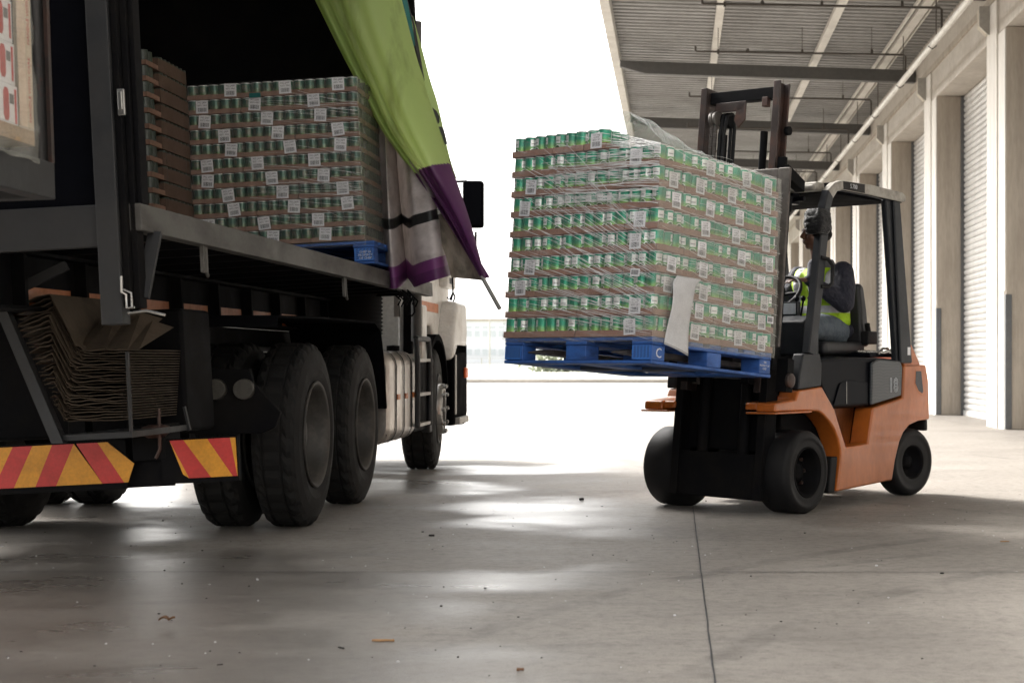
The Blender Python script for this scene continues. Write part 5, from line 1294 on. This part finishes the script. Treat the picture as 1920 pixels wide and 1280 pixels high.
# roof front bar, cross bars, rear bar
mb = MB(); mb.box((-.44, .30, 2.035), (.44, .40, 2.09)); mb.box((-.44, .26, 2.03), (.44, .299, 2.07)); mb.build('roof_front_bar', 'worn_white', fk, .015, 3)
mb = MB(); mb.box((-.43, 1.28, 2.04), (.43, 1.37, 2.09)); mb.build('roof_rear_bar', 'gloss_black', fk, .012, 2)
for i in range(8):
    yy = .44+i*.105
    mb = MB(); mb.box((-.445, yy, 2.045), (.445, yy+.018, 2.095)); mb.build('roof_bar', 'black_steel', fk, .003)
mb = MB(); mb.box((-.44, .42, 2.030), (.44, 1.27, 2.040)); mb.build('roof_liner', 'fog_plastic', fk)
mb = MB(); mb.tube([(.32, .34, 1.99), (.1, .34, 1.985), (-.1, .34, 1.99)], .018, 10); mb.box((-.25, .31, 1.96), (.25, .40, 2.03)); mb.build('roof_lamp_bar', 'gloss_black', fk, .01)
# work lamp wrapped in grey film
mb = MB(); n = 24; rows = []
rr = random.Random(5)
for i in range(13):
    z = 1.745+.160*i/12; e = math.sin(math.pi*min(max(i/12, .03), .97))**.14; row = []
    for k in range(n):
        a = 2*math.pi*k/n; ca, sa = math.cos(a), math.sin(a); sq = (abs(ca)**8+abs(sa)**8)**(-1/8)
        row.append((.487+ca*sq*.068*e+rr.uniform(-.004, .004), .235+sa*sq*.075*e+rr.uniform(-.004, .004), z))
    rows.append(row)
mb.grid(rows, closed=True); mb.add(rows[0], [tuple(range(n))]); mb.add(rows[-1], [tuple(range(n))])
M['lamp_wrap'] = mat('lamp_wrap', (.012, .012, .013), .42, 0, (.07, .068, .064), .8, 16, 1.0, 45, .012, (1, 1, 5), lo=.5, spec=.25)
mb.build('wrapped_work_lamp', 'lamp_wrap', fk)
mb = MB(); mb.box((.45, .23, 1.735), (.49, .26, 1.76)); mb.build('lamp_bracket', 'black_steel', fk)
# grab handle on the pillar
mb = MB(); mb.tube([(.50, .25, 1.60), (.525, .30, 1.59), (.53, .345, 1.55), (.53, .335, 1.44), (.525, .30, 1.415), (.50, .25, 1.415)], .013, 10); mb.build('grab_handle', 'solid_tyre', fk)
# --- cockpit
mb = MB(); mb.prism([(.28, .98), (.28, 1.20), (.36, 1.24), (.46, 1.18), (.46, .98)], -.38, .36, 'x'); mb.prism([(.30, 1.20), (.34, 1.28), (.42, 1.27), (.44, 1.20)], -.12, .12, 'x'); mb.build('dashboard', 'grey_plastic', fk, .015, 2)
mb = MB(); mb.box((-.36, .27, .94), (.46, .275, .955)); mb.build('floor_edge', 'galv', fk)
mb = MB(); mb.tube([(-.02, .40, 1.20), (-.02, .56, 1.36)], .03, 12); mb.build('steering_column', 'black_steel', fk)
sw = MB(); ring = [(.15*math.cos(a), .15*math.sin(a), 0) for a in [2*math.pi*k/36 for k in range(37)]]
sw.tube(ring, .013, 8, cap=False); sw.tube([(-.14, 0, 0), (0, 0, -.02), (.14, 0, 0)], .011, 8); sw.tube([(0, -.14, 0), (0, 0, -.02)], .011, 8); sw.lathe([(-.03, .03), (.0, .03)], 16, 'z'); sw.lathe([(.005, .02), (.03, .024), (.05, .018)], 12, 'z', (-.12, .08, 0))
swm = T((-.02, .58, 1.40)) @ Rm(R(48), 'X')
sw.v = [tuple(swm @ Vector(p)) for p in sw.v]; sw.build('steering_wheel', 'solid_tyre', fk)
for x in (.20, .25, .30):
    mb = MB(); mb.tube([(x, .40, 1.20), (x, .44, 1.34)], .007, 8); mb.lathe([(0, .012), (.02, .018), (.035, .008)], 10, 'z', (x, .44, 1.335)); mb.build('lever', 'gloss_black', fk)
mb = MB(); mb.box((.10, .38, 1.24), (.24, .42, 1.33)); mb.box((.11, .378, 1.25), (.23, .3805, 1.32), 1); mb.build('instrument_box', ['grey_plastic', 'glass_pale'], fk, .006)
# seat
mb = MB(); mb.box((-.25, .70, .985), (.26, 1.24, 1.075)); mb.build('seat_cushion', 'seat_vinyl', fk, .035, 4)
mb = MB(); mb.box((-.20, .74, .945), (.22, 1.20, .985)); mb.build('seat_base', 'black_steel', fk, .006)
mb = MB(); mb.prism([(1.22, 1.06), (1.34, 1.04), (1.30, 1.30), (1.255, 1.47), (1.19, 1.49), (1.17, 1.44), (1.20, 1.28)], -.22, .24, 'x'); mb.build('seat_back', 'seat_vinyl', fk, .03, 4)
mb = MB(); mb.box((.24, 1.20, 1.06), (.30, 1.33, 1.15)); mb.tube([(.27, 1.27, 1.10), (.28, 1.22, 1.2)], .02, 8); mb.build('seat_belt_reel', 'solid_tyre', fk, .01)

# ================================================================ DRIVER
# figure frame: x to his left, y backwards, z up from the seat surface
HX, HY, HZ = .0, 1.03, 1.075
MD = FORK @ T((HX, HY, HZ))
class Blob(MB):
    def limb(s, pts, n=18):
        """tapered limb of (point, radius), flattened optionally by (rx, ry)"""
        for (p, r0), (q, r1) in zip(pts[:-1], pts[1:]):
            p, q = Vector(p), Vector(q); s.tube([p, p.lerp(q, .5), q], 0, n, radii=[r0, (r0+r1)/2, r1])
        for p, r_ in pts: s.ball(p, (r_, r_, r_))
    def ball(s, p, r_, n=16, rot=None):
        rows = []
        for i in range(n//2+1):
            a = math.pi*i/(n//2); row = []
            for k in range(n):
                b_ = 2*math.pi*k/n; v = Vector((r_[0]*math.sin(a)*math.cos(b_), r_[1]*math.sin(a)*math.sin(b_), r_[2]*math.cos(a)))
                if rot: v = rot @ v
                row.append(v+Vector(p))
            rows.append(row)
        s.grid(rows, closed=True)
    def loft(s, secs, n=28):
        """stack of ellipses (centre, rx, ry)"""
        rows = [[(c[0]+rx*math.cos(2*math.pi*k/n), c[1]+ry*math.sin(2*math.pi*k/n), c[2]) for k in range(n)] for c, rx, ry in secs]
        s.grid(rows, closed=True); s.add(rows[0], [tuple(range(n))]); s.add(rows[-1], [tuple(range(n))])
    def fused(s, name, mats, parent, vox, smooth=6):
        o = s.build(name, mats, parent)
        rm = o.modifiers.new('join', 'REMESH'); rm.mode = 'VOXEL'; rm.voxel_size = vox; rm.use_smooth_shade = True
        sm = o.modifiers.new('smooth', 'SMOOTH'); sm.factor = .5; sm.iterations = smooth
        return o
pers = Blob()
# trunk and neck
pers.loft([((0, .08, .0), .15, .11), ((0, .07, .12), .15, .10), ((0, .06, .30), .16, .105), ((0, .045, .44), .15, .09), ((0, .035, .52), .07, .06)])
pers.limb([((0, .03, .50), .058), ((0, .005, .60), .054), ((0, -.01, .66), .055)])
# head, turned towards his right
hd = Matrix.Translation((0, -.02, .745)) @ Matrix.Rotation(R(-38), 4, 'Z')
def HP(x, y, z): return hd @ Vector((x, y, z))
hr = hd.to_3x3()
pers.ball(HP(0, .005, .03), (.075, .095, .092), 24, hr); pers.ball(HP(0, -.02, -.035), (.060, .070, .062), 20, hr)
pers.ball(HP(0, -.055, -.082), (.030, .030, .024), 16, hr); pers.ball(HP(0, -.088, .03), (.052, .014, .012), 14, hr)
pers.limb([(HP(0, -.090, .022), .008), (HP(0, -.106, -.012), .012), (HP(0, -.110, -.018), .0135)])
for sx in (1, -1):
    pers.ball(HP(sx*.013, -.103, -.022), (.010, .009, .008), 10, hr); pers.ball(HP(sx*.038, -.062, -.022), (.022, .022, .018), 12, hr)
    pers.ball(HP(sx*.076, .012, -.005), (.008, .020, .030), 12, hr); pers.ball(HP(sx*.03, -.078, .012), (.015, .012, .009), 10, hr)
pers.ball(HP(0, -.090, -.046), (.026, .014, .0075), 12, hr); pers.ball(HP(0, -.088, -.060), (.024, .013, .008), 12, hr)
# arms: shoulder, elbow, wrist
SHR, ELR, WRR = (-.19, .05, .46), (-.25, -.06, .22), (-.12, -.30, .36)      # his right arm
SHL, ELL, WRL = (.185, .02, .478), (.25, -.07, .265), (.09, -.27, .415)       # his left arm, near the camera
for s_, e_, w_ in ((SHR, ELR, WRR), (SHL, ELL, WRL)):
    pers.limb([(s_, .060), (tuple((s_[i]+e_[i])/2 for i in range(3)), .050), (e_, .042), (tuple((e_[i]+w_[i])/2 for i in range(3)), .036), (w_, .026)])
def hand(w, d, up, thumb_side, curl):
    """palm and five bent fingers from wrist w along d"""
    w, d, up = Vector(w), Vector(d).normalized(), Vector(up).normalized(); sd = d.cross(up).normalized(); up = sd.cross(d).normalized()
    palm = w+d*.05
    for k in range(-2, 3): pers.limb([(w+sd*k*.006, .018), (palm+sd*k*.012, .013), (w+d*.088+sd*k*.0155, .0105)], 10)
    ln = (.062, .078, .083, .076); 
    for k in range(4):
        q = (k-1.5); b_ = w+d*.088+sd*q*.0205*thumb_side*-1; L_ = ln[3-k]/3; dd = d.copy(); dd = (dd+sd*q*.06*thumb_side*-1).normalized(); p = b_; pts = [(p, .0098)]
        for j in range(3):
            dd = (dd - up*curl*(.55+.25*j)).normalized(); p = p+dd*L_*1.02; pts.append((p, .0092-.0009*j))
        pers.limb(pts, 8)
    t0 = w+d*.03+sd*.022*thumb_side; t1 = t0+(d*.5+sd*.75*thumb_side-up*.3).normalized()*.035; t2 = t1+(d*.9+sd*.2*thumb_side-up*.3).normalized()*.032
    pers.limb([(w+d*.015+sd*.012*thumb_side, .014), (t0, .013), (t1, .011), (t2, .009)], 8)
hand(WRL, (-.70, -.70, .05), (0, -.2, 1), 1, .30)
hand(WRR, (.1, -.9, .05), (-.2, -.1, 1), 1, .6)
# legs: hips on the seat, knees forward, feet on the floor
for sx in (1, -1):
    hp_, kn, an = (sx*.10, .05, .07), (sx*.16, -.42, .085), (sx*.15, -.50, -.10+.02)
    pers.limb([(hp_, .085), ((sx*.13, -.2, .085), .075), (kn, .056), (an, .045)]); pers.limb([(an, .04), (an[:1]+(an[1]-.12,)+(an[2]-.01,), .032)])
pers.v = [p for p in pers.v]
driver = pers.fused('person', 'skin', None, .0062, 3)
driver.matrix_world = MD
tag(driver, 'forklift driver in a lime reflective vest over a navy jacket, seated and looking aside', 'person')
hb = Blob(); hb.ball(HP(0, .016, .045), (.079, .094, .088), 28, hr)
hb.v = [tuple(p) for p in hb.v]
for sx in (1, -1): hb.ball(HP(sx*.02, .055, .0), (.055, .05, .05), 16, hr)
ho = hb.build('hair', 'hair', driver)
ey = Blob()
for sx in (1, -1): ey.ball(HP(sx*.031, -.083, .010), (.012, .010, .010), 12, hr)
ey.build('eyes', 'eye_white', driver); ey = Blob()
for sx in (1, -1): ey.ball(HP(sx*.031, -.0895, .010), (.0055, .005, .0055), 10, hr)
ey.build('pupils', 'ink', driver)
# jacket
jk = Blob(); jk.loft([((0, .075, .03), .175, .135), ((0, .07, .14), .178, .13), ((0, .06, .30), .19, .13), ((0, .045, .43), .175, .11), ((0, .035, .51), .105, .08)])
jk.limb([(SHR, .076), (tuple((SHR[i]+ELR[i])/2 for i in range(3)), .068), (ELR, .060), (tuple((ELR[i]+WRR[i])/2 for i in range(3)), .050), (WRR, .036)])
jk.limb([(SHL, .078), (tuple((SHL[i]+ELL[i])/2 for i in range(3)), .085), (ELL, .072), (tuple((ELL[i]+WRL[i])/2 for i in range(3)), .054), (WRL, .037)])
jk.ball((.14, .05, .47), (.05, .06, .04)); jk.ball((-.14, .04, .47), (.05, .06, .04))
jk.ball((.205, -.01, .39), (.075, .085, .10)); jk.ball((.23, -.03, .30), (.07, .075, .08)); jk.ball((.10, .14, .08), (.10, .07, .07))
jo = jk.fused('jacket', 'navy', driver, .010, 4)
co = Blob(); co.loft([((0, .06, .49), .115, .095), ((0, .055, .53), .10, .085), ((0, .05, .575), .082, .072)]); M['collar'] = mat('collar', (.12, .12, .125), .85); co.fused('collar', 'collar', driver, .009, 2)
sh = Blob(); sh.limb([((0, -.055, .53), .045), ((0, -.088, .43), .035), ((0, -.09, .34), .018)]); M['shirt'] = mat('shirt', (.06, .065, .09), .8, 0, (.2, .2, .22), .6, 90, lo=.45, hi=.5); sh.build('shirt', 'shirt', driver)
# vest over the jacket
ve = Blob(); ve.loft([((0, .072, .115), .196, .152), ((0, .07, .15), .200, .152), ((0, .062, .30), .196, .146), ((0, .045, .42), .190, .128), ((0, .040, .485), .150, .098), ((0, .04, .515), .095, .080)])
for sx in (1, -1): ve.ball((sx*.135, .035, .470), (.068, .078, .052)); ve.ball((sx*.12, -.03, .40), (.07, .06, .09))
vo = ve.fused('vest', 'hi_vis', driver, .009, 2)
tr_ = Blob()
for sx in (1, -1):
    tr_.limb([((sx*.10, .06, .075), .105), ((sx*.13, -.18, .10), .093), ((sx*.16, -.42, .098), .074), ((sx*.155, -.50, -.06), .062)])
tr_.loft([((0, .07, -.0), .175, .13), ((0, .07, .07), .18, .135)])
tr_.fused('trousers', 'denim', driver, .010, 4)
bo = Blob()
for sx in (1, -1): bo.limb([((sx*.15, -.50, -.075), .05), ((sx*.15, -.60, -.085), .042), ((sx*.15, -.68, -.09), .034)])
bo.fused('boots', 'boot', driver, .010, 2)

# ================================================================ LITTER ON THE YARD
def leaf(x, y, ln, wd, rot, name, label, m_):
    mb = MB(); rr = random.Random(int(x*100)); rows = []
    for i in range(9):
        t_ = i/8; w_ = wd*math.sin(math.pi*min(.97, max(.06, t_)))**.7*(1+rr.uniform(-.15, .15)); z = .006+.010*abs(math.sin(t_*5))
        rows.append([((t_-.5)*ln, -w_/2, z+.008), ((t_-.5)*ln, 0, z), ((t_-.5)*ln, w_/2, z+.009*rr.random())])
    mb.grid(rows); o = mb.build(name, m_); o.location = (x, y, 0); o.rotation_euler = (0, 0, rot)
    sdm = o.modifiers.new('s', 'SOLIDIFY'); sdm.thickness = .0012
    return tag(o, label, 'leaf' if 'leaf' in name else 'twig', None)
def twig(px, py, ln, wd, rot, name, label, m_, cat_):
    x, y = px, py; mb = MB(); rr = random.Random(int(ln*1000)); n = 5
    mb.tube([((i/n-.5)*ln, rr.uniform(-.002, .002), wd*.5+.001) for i in range(n+1)], wd/2, 6, radii=[wd/2*rr.uniform(.7, 1.1) for _ in range(n+1)])
    o = mb.build(name, m_); o.location = (x, y, 0); o.rotation_euler = (0, 0, rot); return tag(o, label, cat_)
a = (-1.84, 5.503, 8.421e-06); leaf(a[0], 5.503, .058, .030, .1, 'dead_leaf', 'curled dry brown leaf lying on the concrete in the left foreground', 'leaf_brown')
twig(*(-0.9842, 5.128, -2.947e-05)[:2], .075, .009, -.02, 'bark_strip', 'straight tan strip of bark on the concrete in the centre foreground', 'twig_tan', 'twig')
twig(*(-1.099, 5.005, -7.193e-05)[:2], .030, .006, -.7, 'twig', 'short dark twig near the tan strip of bark', 'speck_dark', 'twig')
twig(*(-0.4725, 4.644, 1.684e-05)[:2], .020, .010, .1, 'wood_chip', 'small brown wood chip near the bottom edge of the picture', 'leaf_brown', 'twig')
twig(*(1.725, 7.94, -1.404e-05)[:2], .045, .007, .0, 'straw', 'pale straw on the concrete at the far right', 'twig_tan', 'straw')
twig(*(-1.417, 4.733, 7.86e-05)[:2], .018, .004, .5, 'twig', 'tiny dark twig at the bottom left of the yard', 'speck_dark', 'twig')
twig(*(-0.6318, 10.29, 0.0004316)[:2], .03, .018, .5, 'pebble', 'dark pebble on the concrete between the truck and the forklift', 'speck_dark', 'pebble')
twig(*(-1.312, 8.2, 0.0005263)[:2], .03, .010, .1, 'pebble', 'flat dark stone lying on the damp patch', 'speck_dark', 'pebble')
mb = MB(); rr = random.Random(77)
for k in range(420):
    y = rr.uniform(4.0, 12) ; x = rr.uniform(-.55, .24)*y; s_ = rr.uniform(.0012, .0035)*(1 if rr.random() < .93 else 2)
    mb.box((x-s_, y-s_*rr.uniform(.5, 1), .0005), (x+s_*rr.uniform(.6, 1.6), y+s_, .001+s_*.7), 0 if rr.random() < .62 else 1)
o = setting(mb.build('grit', ['speck_dark', 'white_label']), 'stuff'); o['label'] = 'fine dark and pale grit scattered over the concrete'
